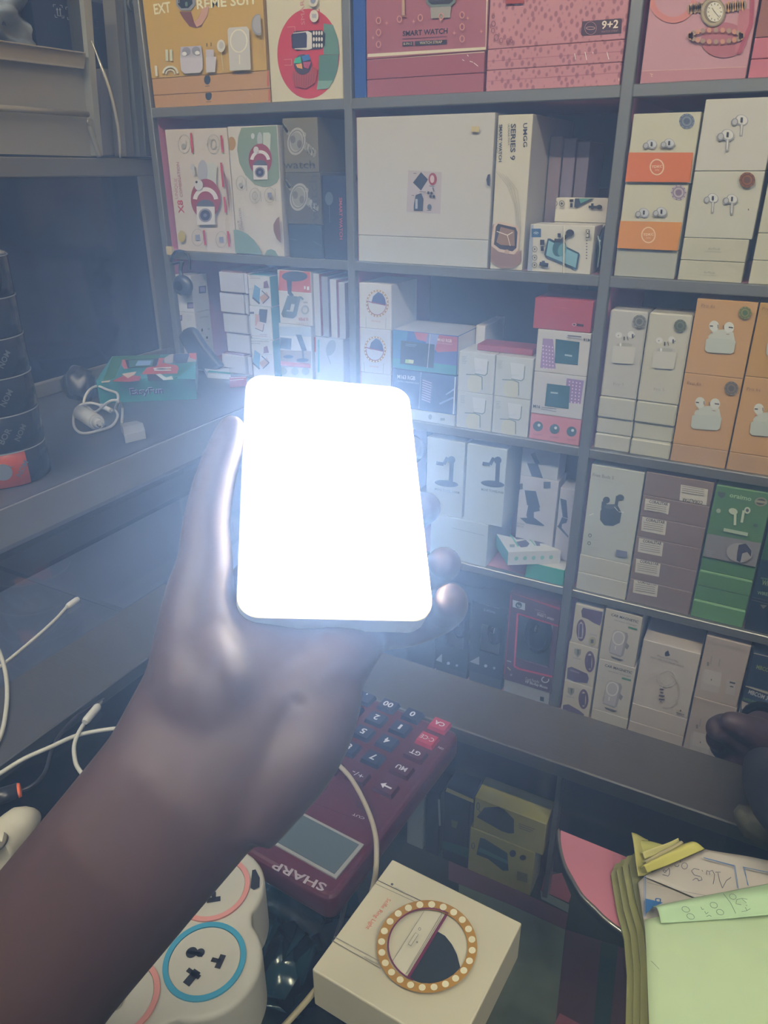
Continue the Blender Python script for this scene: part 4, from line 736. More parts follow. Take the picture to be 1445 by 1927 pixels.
# ------- teal-ended box lying askew in front, resting on the teal box
def slab(name, cx, cy, z0, lx, ly, h, rot, M, label, cat, faces=None, art=None, group=None, bevel=.0008, tilt=0):
    mb = MB(); mb.box((-lx/2, -ly/2, 0), (lx/2, ly/2, h), M, bevel, faces)
    if art: art(mb)
    o = mb.done(name); o.location = (cx, cy, z0); o.rotation_euler = (tilt, 0, rot)
    tag(o, label, cat, group); return o
def tiltart(mb):
    def quad(pts, M, k=1, top=True):
        vs = [mb.bm.verts.new((x, y, .0262+.0002*k) if top else (x, -.0352-.0002*k, y)) for x, y in pts]; f = mb.bm.faces.new(vs); f.material_index = mb.mi(M)
    quad([(-.03, -.01), (.0, -.014), (.004, .012), (-.026, .016)], '#59608a'); quad([(-.022, -.03), (-.004, -.032), (.004, -.02), (-.012, -.016)], '#59608a')
    quad([(.01, .012), (.03, .01), (.026, .024), (.012, .026)], '#59608a'); quad([(.012, -.02), (.036, -.016), (.034, -.010), (.022, -.012), (.02, .002), (.012, .002)], '#59608a', 2); quad([(-.05, -.03), (-.04, -.03), (-.04, .028), (-.05, .028)], '#a9b3b8')
    for k in range(5):
        x = -.044+.02*k; quad([(x, .010), (x+.008, .010), (x+.008, .017), (x, .017)], '#4f9c98', 2, False)
zb_, zt_ = -.6395, -.6395+.026
P0, P1 = atZ(*fp('L', 742, 1035), zb_), atZ(*fp('L', 1160, 1020), zb_); tl, tr = atZ(*fp('L', 655, 785), zt_), atZ(*fp('L', 1140, 752), zt_)
q = [P0, P1, Vector((tr.x, min(tr.y, 1.180), zb_)), Vector((tl.x, min(tl.y, 1.180), zb_))]; mb = MB(); mb.prism(q, (0, 0, zt_-zb_), m('#c6cbc8', .5))
for fc in mb.bm.faces:
    if fc.normal.x < -.6: fc.material_index = mb.mi(m('#2f9a94', .5))
f = Art(mb, 'L', ('Z', zt_)); f.p([(785, 800), (880, 785), (905, 825), (815, 830)], '#53597f'); f.p([(815, 850), (890, 835), (920, 865), (900, 890), (850, 895), (825, 870)], '#53597f'); f.p([(920, 790), (985, 790), (1010, 810), (930, 815)], '#53597f'); f.p([(955, 840), (1065, 845), (1065, 860), (1000, 865), (1005, 885), (975, 885)], '#53597f'); f.l([(765, 795), (830, 890)], 12, '#5fae9f'); f.l([(880, 785), (965, 885)], 8, '#5fae9f'); f.q(760, 875, 800, 898, '#7d8f96'); f.p([(1035, 768), (1075, 765), (1080, 795), (1060, 803)], '#a9adb0')
d = (P1-P0).normalized(); nn = Vector((d.y, -d.x, 0))
for k in range(5):
    c = P0+d*((P1-P0).length*(.16+.165*k))+Vector((0, 0, .013)); i = mb.mi(m('#7db8ae')); vs = [mb.bm.verts.new(c+d*(.0036*math.cos(t))+Vector((0, 0, .0042*math.sin(t)))+nn*.0004) for t in [2*PI*j/12 for j in range(12)]]; mb.bm.faces.new(vs).material_index = i
o = mb.done('phone_stand_box', origin=(P0+P1)/2); tag(o, 'white and teal stand box lying askew on the teal box', 'box')
# ================================================================== fourth row, third bay
def a_fb(f, r):
    f.t('Free Buds 5', (206, 172), (356, 196), 22, '#8e8a92', True); f.t('Freedom wireless earbuds', (206, 192), (424, 232), 9, '#a9a6ab'); f.q(180, 158, 194, 188, '#8a5a7a')
    f.p([(262, 420), (285, 370), (380, 370), (412, 430), (400, 500), (350, 524), (290, 518), (260, 480)], '#3b4654'); f.e(305, 340, 25, 24, '#3b4654'); f.l([(290, 350), (285, 400)], 34, '#3b4654'); f.e(405, 320, 26, 20, '#4b5664', .3); f.l([(385, 310), (375, 375)], 22, '#3b4654'); f.e(338, 385, 45, 16, '#55606d'); sparkle(f, [(362, 385, 388, 415), (392, 420, 430, 424), (185, 445, 215, 432)])
    f.o(191, 586, 10, 11, 6, '#6a6d73', n=12); f.o(185, 641, 10, 11, 6, '#6a6d73', n=12); f.lines(185, 612, 70, 1, 8, '#a3a5a5', 2, 8); f.lines(180, 668, 80, 2, 12, '#a3a5a5', 2, 8); f.p([(378, 684), (455, 698), (452, 742), (374, 728)], '#7680a0')
fb = []
z = Z4
for k, (yb, yt) in enumerate((((78, 970), (440, 940)), ((100, 850), (470, 812)))):
    r = box('white flat earbud box, %s under the green tinted upright box' % ('lowest', 'directly')[k], 'J', yb, yt, '#bdbeb3', z, d=.1, x0=UPX[2][1]+.004, x1=-.1475, z1=z+.0345, name='earbud_box', group='white wrapped earbud boxes', rough=.3); z = r.z1; fb.append(r)
box('white wrapped upright box with black earbuds and case picture', 'J', (118, 722), (572, 135), '#bcc3bd', z, d=.05, x0=fb[0].x0+.001, x1=-.1475, z1=-.437, name='earbud_box', group='white wrapped earbud boxes', rough=.25, art=a_fb)
TAU = '#80706c'
ys = [((465, 1035), (918, 1000)), ((490, 895), (945, 850)), ((512, 750), (960, 690)), ((530, 605), (990, 545)), ((548, 455), (1005, 390)), ((565, 310), (1050, 220))]
lb = [(500, 895), (515, 752), (535, 608), (558, 458), (580, 330), (830, 232)]
z = Z4; zz = [-.628, -.588, -.548, -.511, -.474, -.434]
for k in range(6):
    def A(f, r, k=k):
        x, y = lb[k]; up = (k == 5)
        wd, hg = (192, 112) if up else (172, 98)
        if k == 4: hg = 80
        f.p([(x, y), (x+wd, y+34), (x+wd-12, y+34+hg), (x-10, y+hg)], '#cfcbbd')
        if up: f.t('CORALSTAR', (x+155, y+hg+5), (x+12, y+hg-18), 22, '#3a3538', True); L = -1
        else: f.t('CORALSTAR', (x+26, y+30), (x+158, y+52), 20, '#3a3538', True)
        for j in range(4): f.l([(x+8, y+(38 if not up else 10)+j*14), (x+wd*.86, y+(62 if not up else 36)+j*14)], 4, '#8b8780')
    r = box('taupe box with white sticker, %s of the six stacked' % ('lowest', 'second from the bottom', 'third from the bottom', 'fourth from the bottom', 'second from the top', 'topmost')[k], 'J', *ys[k], TAU, z, d=.12, x0=-.1460, x1=-.0450, z1=zz[k], name='earphone_box', group='taupe boxes with white stickers', rough=.45, art=A); z = r.z1
def a_oraimo(f, r):
    f.p([(1018, 578), (1420, 650), (1370, 820), (985, 745)], '#807f82'); f.t('oraimo', (1172, 318), (1325, 348), 30, '#9fc29a', True); f.t('FreePods 4', (1195, 345), (1292, 362), 14, '#3f6a48', True)
    f.p([(1090, 280), (1145, 288), (1140, 315), (1118, 328), (1092, 308)], '#3d4a4a'); f.e(1395, 352, 45, 32, '#8b8a72'); f.e(1395, 352, 34, 22, '#403f35'); f.l([(1355, 345), (1438, 358)], 16, '#9c9a80')
    f.e(1200, 418, 32, 22, '#bfcdb4', .3); f.l([(1215, 425), (1212, 515)], 18, '#bfcdb4'); f.e(1300, 410, 22, 24, '#bfcdb4'); f.e(1300, 410, 11, 12, '#4d4a4a'); f.l([(1275, 410), (1260, 495)], 18, '#bfcdb4')
    f.e(1097, 412, 16, 16, '#9cae98'); f.e(1358, 515, 17, 12, '#37553f'); f.p([(1135, 532), (1305, 566), (1302, 590), (1132, 555)], '#a9bfa6')
    f.e(1245, 706, 92, 68, '#9c9a9c', .15); f.p([(1240, 650), (1290, 640), (1330, 690), (1325, 735), (1300, 700), (1265, 710), (1250, 775), (1225, 760), (1230, 700)], '#3b3c52'); f.lines(1012, 690, 56, 4, 14, '#9a989a', 2.5, 8)
z = Z4; GR = '#557f54'
for k, (h, c) in enumerate(((.032, '#5c8d56'), (.027, '#4f7d4c'), (.027, '#54824f'), (.026, '#4d7a4a'))):
    r = box('green wrapped flat box, %s under the green earbud box' % ('lowest', 'second up', 'third up', 'directly')[k], 'J', (905, 1145), (1290, 1100), c, z, d=.12-.006*k, x0=-.0430, x1=.0370, z1=z+h, name='earbud_box', group='green earbud boxes', rough=.2, faces={'top': '#8cb882'}, bevel=.0015, y=YF+(.0, .003, .001, .004)[k]); z = r.z1
box('green upright earbud box with white stem buds and grey panel', 'J', (988, 745), (1440, 290), GR, z, d=.06, x0=-.0430, x1=.0360, z1=-.437, name='earbud_box', group='green earbud boxes', rough=.25, faces={'top': '#8cb882'}, art=a_oraimo)
r = box('dark navy wrapped box in the lower right corner of the green row', 'J', (1300, 1250), (1445, 1050), '#1c2434', Z4, d=.12, x0=.0390, x1=.118, z1=-.612, name='watch_box', group='dark boxes at the right of the fourth row', rough=.2, art=lambda f, r: (f.p([(1390, 1080), (1440, 1085), (1410, 1110)], '#6a7268'), f.l([(1330, 1045), (1445, 1075)], 3, '#5a6a6a')))
r2 = box('dark teal box with green lettering in the right of the fourth row', 'J', (1340, 1040), (1445, 870), '#152a35', r.z1, d=.12, x0=r.x0, x1=r.x1, z1=-.545, name='watch_box', group='dark boxes at the right of the fourth row', rough=.2, art=lambda f, r: (f.t('WIRELESS', (1368, 1005), (1500, 1028), 22, '#7f9c6c', True), f.t('WI', (1398, 938), (1440, 948), 36, '#7f9c6c', True), f.l([(1395, 890), (1445, 900)], 12, '#3f6a48')))
box('dark green upright box at the right edge of the fourth row', 'J', (1390, 850), (1445, 300), '#2c5a38', r2.z1, d=.1, x0=r.x0, x1=r.x1, z1=-.455, name='watch_box', group='dark boxes at the right of the fourth row', rough=.25)
# ================================================================== bottom row, third bay
Z5 = SH[4]
CARM = '#5b4668'
def a_car(kind, dy=0, dx=0):
    def A(f, r):
        if kind == 0:
            f.p([(262, 80), (390, 108), (388, 170), (370, 195), (330, 178), (290, 152), (255, 140), (250, 100)], CARM); f.o(250, 224, 22, 62, 16, '#5c3a5e'); f.q(235, 180, 263, 275, '#bdb4be', -4); f.q(240, 182, 258, 268, '#4b3656', -4); f.e(322, 295, 24, 30, '#a9a684'); f.q(312, 280, 330, 305, '#4a4640'); f.t('CAR CHARGER', (305, 250), (352, 260), 8, '#77757f')
        elif kind == 1:
            f.o(305, 425, 24, 60, 16, '#5c3a5e'); f.q(292, 385, 318, 470, '#4b3656', -4); f.p([(208, 340), (250, 345), (248, 375), (228, 398), (206, 370)], '#8f8f84'); f.p([(225, 345), (238, 347), (236, 375), (225, 385)], '#55584a'); f.t('PORSCHE', (200, 402), (248, 412), 8, '#77757f')
            f.p([(165, 462), (190, 455), (250, 482), (290, 500), (300, 530), (290, 560), (210, 552), (160, 530)], CARM); f.l([(180, 475), (240, 495)], 10, '#8a7f94')
        else:
            f.o(265, 665, 24, 56, 16, '#5c3a5e'); f.q(250, 628, 278, 705, '#4b3656', -4); f.p([(165, 588), (208, 595), (205, 625), (185, 642), (164, 620)], '#8f8f84'); f.p([(182, 593), (196, 596), (194, 622), (184, 632)], '#55584a'); f.t('PORSCHE', (160, 648), (206, 658), 8, '#77757f'); f.p([(135, 700), (170, 695), (240, 735), (270, 760), (265, 780), (132, 740)], CARM)
    return A
z = Z5; zz = [-.870, -.784, -.702]; lo = ('lowest, its car cut off by the steel ledge', 'middle, with emblem above the car', 'topmost, with the car at the upper corner')
for k in range(3):
    r = box('white car charger box, '+lo[k], 'K', [(130, 800), (150, 548), (190, 300)][k], [(330, 595), (360, 350), (392, 90)][k], '#c5c0b0', z, d=.05, x0=UPX[2][1]+.004+.003*(k == 2), x1=(-.1790, -.1795, -.1800)[k], z1=zz[k], name='car_charger_box', group='white car charger boxes', art=a_car(2-k)); z = zz[k]
def a_mag(dx, dy):
    def A(f, r):
        f.t('CAR MAGNETIC', (441+dx, 130+dy), (615+dx, 180+dy), 15, '#2f2f3c', True); f.t('wireless Charger', (460+dx, 160+dy), (608+dx, 200+dy), 8, '#77777f'); f.p([(552+dx, 198+dy), (610+dx, 214+dy), (608+dx, 226+dy), (550+dx, 210+dy)], '#4f8a70')
        f.p([(455+dx, 228+dy), (475+dx, 218+dy), (545+dx, 240+dy), (552+dx, 262+dy), (520+dx, 385+dy), (500+dx, 396+dy), (432+dx, 368+dy), (428+dx, 345+dy)], '#9b9aa3'); f.p([(455+dx, 228+dy), (475+dx, 220+dy), (528+dx, 238+dy), (535+dx, 258+dy), (505+dx, 385+dy), (432+dx, 362+dy)], '#b9b8be')
        f.o(490+dx, 272+dy, 36, 42, 8, '#dcdad6', n=24); f.l([(472+dx, 322+dy), (468+dx, 345+dy)], 8, '#dcdad6'); f.p([(540+dx, 300+dy), (560+dx, 320+dy), (545+dx, 345+dy), (530+dx, 330+dy)], '#85858f'); f.p([(440+dx, 385+dy), (525+dx, 412+dy), (500+dx, 418+dy), (450+dx, 398+dy)], '#5a5664')
        f.lines(425+dx, 200+dy, 14, 2, 20, '#a8a7a4', 3)
    return A
r = box('white flat wireless charger box, lowest of its stack by the ledge', 'K', (320, 800), (560, 800), '#bdbab0', Z5, d=.12, x0=-.1765, x1=-.1095, z1=-.9155, name='wireless_charger_box', group='white wireless charger boxes')
r = box('white car magnetic wireless charger box, lower of two', 'K', (330, 722), (600, 470), '#c5c2bb', r.z1, d=.11, x0=-.1765, x1=-.1110, z1=-.802, name='wireless_charger_box', group='white wireless charger boxes', art=a_mag(-40, 325))
box('white car magnetic wireless charger box, upper of two', 'K', (368, 400), (640, 140), '#c8c5bd', r.z1, d=.11, x0=-.1775, x1=-.1140, z1=-.696, name='wireless_charger_box', group='white wireless charger boxes', art=a_mag(0, 0))
def a_iph(f, r):
    f.e(800, 374, 15, 15, '#262834'); f.e(795, 380, 10, 11, '#262834'); f.e(808, 378, 10, 11, '#262834'); f.e(818, 370, 6, 7, '#c4bfba'); f.l([(802, 360), (808, 353)], 6, '#262834')
    f.t('iPhone 14 Pro Max', (735, 388), (872, 428), 11, '#77727a'); f.t('50W USB-C+C Power Socket', (695, 398), (908, 458), 11, '#77727a')
    f.o(800, 530, 58, 52, 10, '#cdc8c4'); f.e(800, 530, 50, 44, '#c6c1bd'); f.o(800, 610, 80, 105, 7, '#b9b2b0', a0=-1.2, a1=1.9)
    for y, w_ in ((592, 12), (612, 10), (632, 18), (655, 18)): f.p([(768-w_, y-2), (768+w_, y+2), (766+w_, y+12), (766-w_, y+8)], '#5c5170')
    f.e(762, 674, 5, 6, '#77707a', n=8); f.e(888, 730, 5, 6, '#3a3538', n=8); f.l([(862, 742), (912, 756)], 5, '#55504f'); f.l([(862, 752), (912, 766)], 4, '#77727a')
r = box('white flat plug box, lowest under the apple emblem box', 'K', (570, 870), (915, 910), '#bcb3ae', Z5, d=.1, x0=-.1080, x1=-.0130, z1=-.917, name='charger_box', group='white apple emblem charger boxes')
r = box('white flat plug box, directly under the apple emblem box', 'K', (580, 690), (930, 800), '#beb6b0', r.z1, d=.1, x0=-.1080, x1=-.0130, z1=-.877, name='charger_box', group='white apple emblem charger boxes')
box('white upright charger box with apple emblem and ring puck', 'K', (585, 690), (1005, 385), '#c5bfba', r.z1, d=.1, x0=-.1080, x1=-.0140, z1=-.739, name='charger_box', group='white apple emblem charger boxes', art=a_iph)
def a_plug(dy, dx, full):
    def A(f, r):
        X = lambda x, y: (x+dx, y+dy)
        f.q(*X(1025, 480), *X(1145, 600), '#b9b4b3', -14, 30); f.q(*X(1040, 470), *X(1150, 560), '#c2bdbb', -10, 26); f.l([X(1085, 390), X(1078, 440)], 8, '#9a9592'); f.l([X(1138, 405), X(1130, 455)], 8, '#9a9592'); f.q(*X(1055, 425), *X(1068, 450), '#77737a'); f.e(*X(1083, 538), 4, 6, '#55505a', n=8)
        if full: f.p([X(1180, 530), X(1240, 545), X(1232, 640), X(1170, 625)], '#b9b4b3'); f.l([X(1200, 552), X(1236, 561)], 11, '#3b3844'); f.l([X(1203, 578), X(1224, 583)], 8, '#3b3844'); f.t('PD Adapter', X(1072, 300), X(1290, 350), 16, '#a9a39c')
        else: f.t('Charge PD Adapter', X(1030, 265), X(1210, 310), 14, '#a9a39c')
    return A
r = box('greyish white adapter box with two pin plug, lower one', 'K', (918, 990), (1240, 740), '#b0a49f', Z5, d=.1, x0=-.0115, x1=.0580, z1=-.825, name='charger_box', group='greyish adapter boxes', art=a_plug(400, -70, 0))
box('greyish white adapter box with two pin plug, upper one', 'K', (970, 650), (1330, 330), '#b3a8a3', r.z1, d=.1, x0=-.0120, x1=.0560, z1=-.700, name='charger_box', group='greyish adapter boxes', art=a_plug(0, 0, 1))
r = box('dark box with white rim and yellow green letters, lower right', 'Y', (440, 720), (670, 620), '#1b2740', Z5, d=.08, x0=.0600, x1=.135, z1=-.776, name='toner_box', group='dark lettered boxes', art=lambda f, r: (f.p([(480, 465), (700, 540), (700, 520), (485, 440)], '#b5b3a8'), f.p([(478, 480), (700, 560), (700, 660), (470, 570)], '#24365c'), f.t('MBCOM 310', (512, 520), (700, 590), 32, '#c5cbd0', True), f.p([(472, 548), (700, 625), (700, 650), (470, 570)], '#2f5a4a'), f.t('LED DRIVER', (480, 566), (640, 622), 16, '#7f9c6c'), f.p([(465, 578), (565, 620), (550, 672), (462, 640)], '#c0b5ae'), f.l([(462, 560), (438, 690)], 8, '#b5b3a8')))
box('dark box with yellow green letters, uppermost at the right edge', 'Y', (505, 420), (670, 210), '#1d2c46', r.z1, d=.08, x0=.0600, x1=.135, z1=-.710, name='toner_box', group='dark lettered boxes', art=lambda f, r: (f.l([(500, 415), (542, 200), (690, 235)], 9, '#b5b3a8'), f.t('MBCOM', (575, 325), (700, 362), 30, '#8ea05f', True)))
# ================================================================== bottom row, second bay: mouse window boxes
def mousebox(x0, x1, z1, M1, lab, fr, win, hp, zb):
    z0 = zb; y = 1.151
    e = empty('mouse_box', ((x0+x1)/2, y+.03, z0), lab, 'box', 'window boxes holding computer mice')
    zw0, zw1 = z0+.055, z1-.045; xw0, xw1 = x0+.020, x1-.010
    mb = MB(); mb.box((x0, y, z0), (x1, y+.004, zw0), M1).box((x0, y, zw1), (x1, y+.004, z1), M1).box((x0, y, zw0), (xw0, y+.004, zw1), M1).box((xw1, y, zw0), (x1, y+.004, zw1), M1)
    mb.box((x0, y+.004, z0), (x0+.001, y+.06, z1), M1).box((x1-.001, y+.004, z0), (x1, y+.06, z1), M1).box((x0+.001, y+.004, z1-.001), (x1-.001, y+.06, z1), M1).box((x0+.001, y+.004, z0), (x1-.001, y+.06, z0+.001), M1).box((x0+.001, y+.058, z0+.001), (x1-.001, y+.06, z1-.001), m('#6f7478', .5))
    f = Art(mb, 'M', ('Y', y)); old = set(mb.bm.verts)
    if hp:
        f.l([(880, 262), (1262, 398)], 18, '#9c2440'); f.l([(865, 285), (815, 900)], 26, '#8a2344'); f.l([(925, 430), (900, 840), (935, 860), (1205, 925)], 14, '#c2304e'); f.l([(925, 430), (1250, 530)], 12, '#a82846')
        f.p([(888, 322), (985, 350), (983, 405), (888, 378)], '#aab0b5'); f.e(935, 364, 25, 24, '#2b2f42'); f.t('hp', (922, 372), (950, 380), 18, '#aab0b5', True); f.t('wireless Mouse', (1062, 400), (1135, 420), 10, '#a9929f'); f.t('OPTICAL', (1078, 425), (1150, 445), 12, '#b9a9b3'); f.t('SPEED + SPEED', (1078, 440), (1208, 482), 14, '#b9a9b3', True)
        f.t('Cool Family', (988, 940), (1095, 968), 20, '#c5c9cf'); f.t('HP Blu-Ray Mouse', (988, 962), (1160, 1012), 20, '#c5c9cf', True); f.o(1143, 938, 27, 22, 8, '#c9cdd2', a0=-.3, a1=4.4); f.l([(845, 790), (880, 800)], 9, '#8d8f9a'); f.l([(850, 840), (875, 865)], 9, '#a89a6a'); f.e(880, 900, 9, 9, '#8f7a8a')
    else:
        a = fp(fr, *win); f2 = Art(mb, 'O', ('Y', y)); f2.t('Wireless Mouse', (a[0], a[1]), (a[0]+40, a[1]+11), 4.5, '#7f93ab'); f2.t('2.4GHz', (a[0]+10, a[1]+14), (a[0]+32, a[1]+20), 4, '#6f83a0')
        f2.e(a[0]+14, a[1]+118, 3, 3, '#a9b3c4'); f2.e(a[0]+30, a[1]+122, 2.4, 2.4, '#8f9ab0'); f2.p([(a[0]-22, a[1]+108), (a[0]+2, a[1]+100), (a[0]+2, a[1]+116)], '#8f9aa5')
    for v in mb.bm.verts:
        if v not in old: v.co.z = min(max(v.co.z, z0+.001), z1-.001); v.co.x = min(max(v.co.x, x0+.001), x1-.001)
    mb.done('carton', e)
    c = Vector(((xw0+xw1)/2, y+.030, (zw0+zw1)/2)); w2 = (xw1-xw0)*.40; h2 = (zw1-zw0)*.44
    mo = MB(); mo.ball(c, 1, m('#141a22', .18), (w2, .018, h2), 28); mo.done('mouse', e)
    mb = MB(); mb.cyl(c+Vector((-.003, -.017, h2*.5)), .006, .006, m('#2c333c', .3), 16, (1, 0, 0)); mb.done('scroll_wheel', e)
    MB().box((xw0, y+.0042, zw0), (xw1, y+.0046, zw1), glass((.93, .96, .97), 1, 'clear_film')).done('window_film', e)
mousebox(-.350, -.2545, -.711, m('#4d2236', .45), 'black and crimson window box with a black mouse, beside the upright', 'M', (0, 0), True, -.909)
mousebox(-.4225, -.3525, -.751, m('#1c2b40', .45), 'dark navy window box with a mouse, middle of the three', 'M', (620, 350), False, -.914)
mousebox(-.4960, -.4260, -.758, m('#1c2b40', .45), 'dark navy window box with a mouse, nearest the hand', 'M', (330, 330), False, -.9235)

box('pale flat carton beneath the crimson mouse box', 'M', (820, 1000), (1190, 940), '#9aa0a8', Z5, x0=-.349, x1=-.256, z1=-.9095, d=.07, name='carton', group='flat cartons under the mouse boxes', art=lambda f, r: f.p([(1100, 1075), (1130, 1082), (1128, 1115), (1098, 1108)], '#1c2b40'))
box('dark flat carton beneath the middle mouse box', 'M', (820, 1000), (1190, 940), '#3a4454', Z5, x0=-.4225, x1=-.353, z1=-.9145, d=.07, name='carton', group='flat cartons under the mouse boxes')
box('dark flat carton beneath the mouse box nearest the hand', 'M', (820, 1000), (1190, 940), '#343d4c', Z5, x0=-.4960, x1=-.4265, z1=-.924, d=.07, name='carton', group='flat cartons under the mouse boxes')

box('plain dark carton at the left end of the mouse box row', 'M', (820, 1000), (1190, 940), '#262f40', Z5, x0=-.600, x1=-.4985, z1=-.775, d=.07, name='carton')

# ================================================================== left side: metal cabinet front, dark framed screen
XL = -1.15
def wq(mb, pts, M, X=XL, th=.01, fr='X'):
    mb.prism([atX(*fp(fr, *q), X) for q in pts], (-th, 0, 0), M)
TAN = m('#9a968a', .5, .2, noise=.05, nscale=6)
cab = empty('metal_cabinet', (XL, .9, .03), 'grey metal cabinet with ribbed panels and a curved bright strap', 'cabinet')
mb = MB(); wq(mb, [(-700, 430), (745, 600), (770, 985), (-700, 890)], TAN, XL-.012); mb.done('panel', cab)
mb = MB(); wq(mb, [(-700, 930), (760, 1020), (880, 1375), (-700, 1330)], TAN, XL-.012); mb.done('panel', cab)
mb = MB(); wq(mb, [(-700, 250), (755, 460), (755, 470), (-700, 262)], m('#b5b1a4', .35, .4), XL+.010, .012); wq(mb, [(-700, 262), (755, 470), (740, 590), (-700, 430)], m('#a39a86', .4, .3), XL, .012); wq(mb, [(-700, 410), (740, 585), (738, 604), (-700, 435)], m('#aba798', .35, .4), XL+.006, .01); mb.done('rail', cab)
p0, p1 = atX(*fp('X', -600, 905), XL+.004), atX(*fp('X', 770, 1002), XL+.004)
MB().tube([p0, p1], .0048, m('#a9a290', .35, .3), 12, smooth=1).done('rail', cab)
mb = MB(); wq(mb, [(610, -40), (742, -40), (800, 470), (665, 440)], m('#45484c', .4, .5), XL-.004, .008); mb.done('post', cab)
mb = MB(); wq(mb, [(728, -40), (798, -40), (850, 740), (905, 1365), (862, 1365), (800, 740)], m('#a9aaa2', .35, .4), XL+.006, .02); mb.done('post', cab)
mb = MB(); wq(mb, [(1005, -40), (1072, -40), (1100, 400), (1180, 1372), (1110, 1372), (1040, 400)], m('#7d7b76', .4, .3), XL+.006, .03); mb.done('post', cab)
mb = MB(); wq(mb, [(1100, -40), (1262, -40), (1375, 1372), (1228, 1372)], m('#6f767a', .4, .4), XL+.012, .03); wq(mb, [(1190, -40), (1225, -40), (1318, 1372), (1285, 1372)], m('#7d8488', .3, .7), XL+.016, .006)
q0 = atX(*fp('X', 1150, 40), XL+.016); mb.cyl(q0, .011, .006, m('#565c5a', .5), 20, (1, 0, 0)); mb.cyl(q0+Vector((.006, 0, 0)), .005, .004, m('#33383a', .5), 16, (1, 0, 0)); mb.done('post', cab)
path = [atX(*fp('X', *q), XL+d) for q, d in (((805, 360), .010), ((850, 480), .016), ((890, 590), .024), ((940, 720), .028), ((985, 870), .030), ((1020, 1030), .028), ((1045, 1200), .024), ((1055, 1375), .016))]
MB().tube(path, [.0022, .0032, .0058, .0068, .0070, .0070, .0066, .0062], m('#dedaca', .22, .6), 14, flat=.45).done('strap', cab)
path = [atX(*fp('X', *q), XL+.012) for q in ((778, 1060), (800, 1150), (840, 1270), (872, 1375))]
mb = MB(); mb.tube(path, .0046, m('#9c9a90', .35, .4), 10); mb.cyl(atX(*fp('X', 778, 1072), XL+.012), .0058, .005, m('#9c9a90', .35, .4), 18, (1, 0, 0)); mb.done('bracket', cab)
mb = MB(); mb.box((XL-.26, .35, .03), (XL-.25, 1.30, .55), '#1b2030'); mb.box((XL-.25, .35, .0205), (XL-.02, 1.30, .0225), '#3a3d42'); mb.done('back_panel', cab)
# cartons standing in it
def wbox(name, pts, M, X, th, label, cat, fr='X', art=None, group=None):
    mb = MB(); wq(mb, pts, M, X, th, fr)
    if art: art(Art(mb, fr, ('X', X)))
    o = mb.done(name); tag(o, label, cat, group); return o
def arrows(f):
    for a in ((465, 40), (575, 62)):
        x, y = a
        for (u, v), (du, dv) in (((0, 0), (22, 2)), ((0, 0), (3, 22)), ((78, 8), (-20, -2)), ((78, 8), (3, 22)), ((18, 110), (-3, -22)), ((18, 110), (20, 3)), ((96, 118), (-22, -2)), ((96, 118), (-3, -20))):
            if x+u < 610: f.l([(x+u, y+v), (x+u+du, y+v+dv)], 5, '#b9bcbc'); f.k -= 1
    f.k += 1
    for x in (498, 522): f.l([(x, 80), (x+6, 135)], 7, '#b9bcbc'); f.p([(x-10, 88), (x-1, 66), (x+11, 90)], '#b9bcbc')
    f.l([(498, 138), (545, 143)], 5, '#b9bcbc')
wbox('carton', [(262, -60), (640, -60), (690, 470), (330, 400)], m('#182544', .6), XL-.03, .06, 'navy carton with white up arrows, wide one left of the post', 'box', art=arrows, group='navy cartons in the metal cabinet')
wbox('carton', [(790, 10), (1030, 60), (1070, 600), (890, 585)], m('#1a2744', .6), XL-.05, .05, 'navy carton seen between the two cabinet posts', 'box', group='navy cartons in the metal cabinet', art=lambda f: (f.lines(820, 110, 30, 4, 14, '#4a4658', 5), f.lines(840, 190, 24, 4, 18, '#5a4a58', 5)))
wbox('carton', [(880, 600), (1070, 612), (1148, 1360), (890, 1360)], m('#7d7a80', .6), XL-.03, .06, 'grey carton with dark tick marks behind the curved strap', 'box', art=lambda f: [f.l([(x, y), (x-14, y+46)], 6, '#3b3a44') and f.l([(x+18, y+4), (x+4, y+50)], 6, '#3b3a44') for x, y in ((1015, 585), (1052, 930), (1090, 1270))])
# crumpled plastic bag, top left corner
mb = MB(); i = mb.mi(m('#8d979f', .3, noise=.12, nscale=14)); N = 12; g = []
for a in range(N):
    for b in range(N):
        u, v = a/(N-1), b/(N-1); top = (-420+690*u, -80); bot = (-420+745*u, 180+205*u)
        p = atX(*fp('X', top[0]+(bot[0]-top[0])*v, top[1]+(bot[1]-top[1])*v), XL-.02)
        p.x += .012*math.sin(u*9+v*5)+.008*math.sin(v*13-u*7)+.02*math.sin(u*PI)*math.sin(v*PI)-.012; g.append(mb.bm.verts.new(p))
for a in range(N-1):
    for b in range(N-1): f = mb.bm.faces.new((g[a*N+b], g[a*N+b+1], g[(a+1)*N+b+1], g[(a+1)*N+b])); f.material_index = i; f.smooth = True
o = mb.done('plastic_bag'); o.modifiers.new('thick', 'SOLIDIFY').thickness = .03
tag(o, 'crumpled pale plastic sack stuffed in the top left corner', 'bag')
# dark framed screen
scn = empty('display_screen', (XL-.02, .8, -.37), 'large dark glass screen with matt grey frame on the left', 'screen')
GF = m('#6b6861', .5, noise=.03, nscale=50)
Y1, Y1i, Zt, Zti, Zb, Zbi = 1.212, 1.160, .0195, -.0115, -.3715, -.345
mb = MB(); mb.box((XL-.03, .30, Zti), (XL, Y1, Zt), GF, .002).box((XL-.03, .30, Zb), (XL, Y1, Zbi), GF, .002).box((XL-.03, Y1i, Zbi), (XL, Y1, Zti), GF, .001).done('frame', scn)
MB().box((XL-.03, .30, Zbi), (XL-.008, Y1i, Zti), m('#14172c', .12)).done('glass', scn)

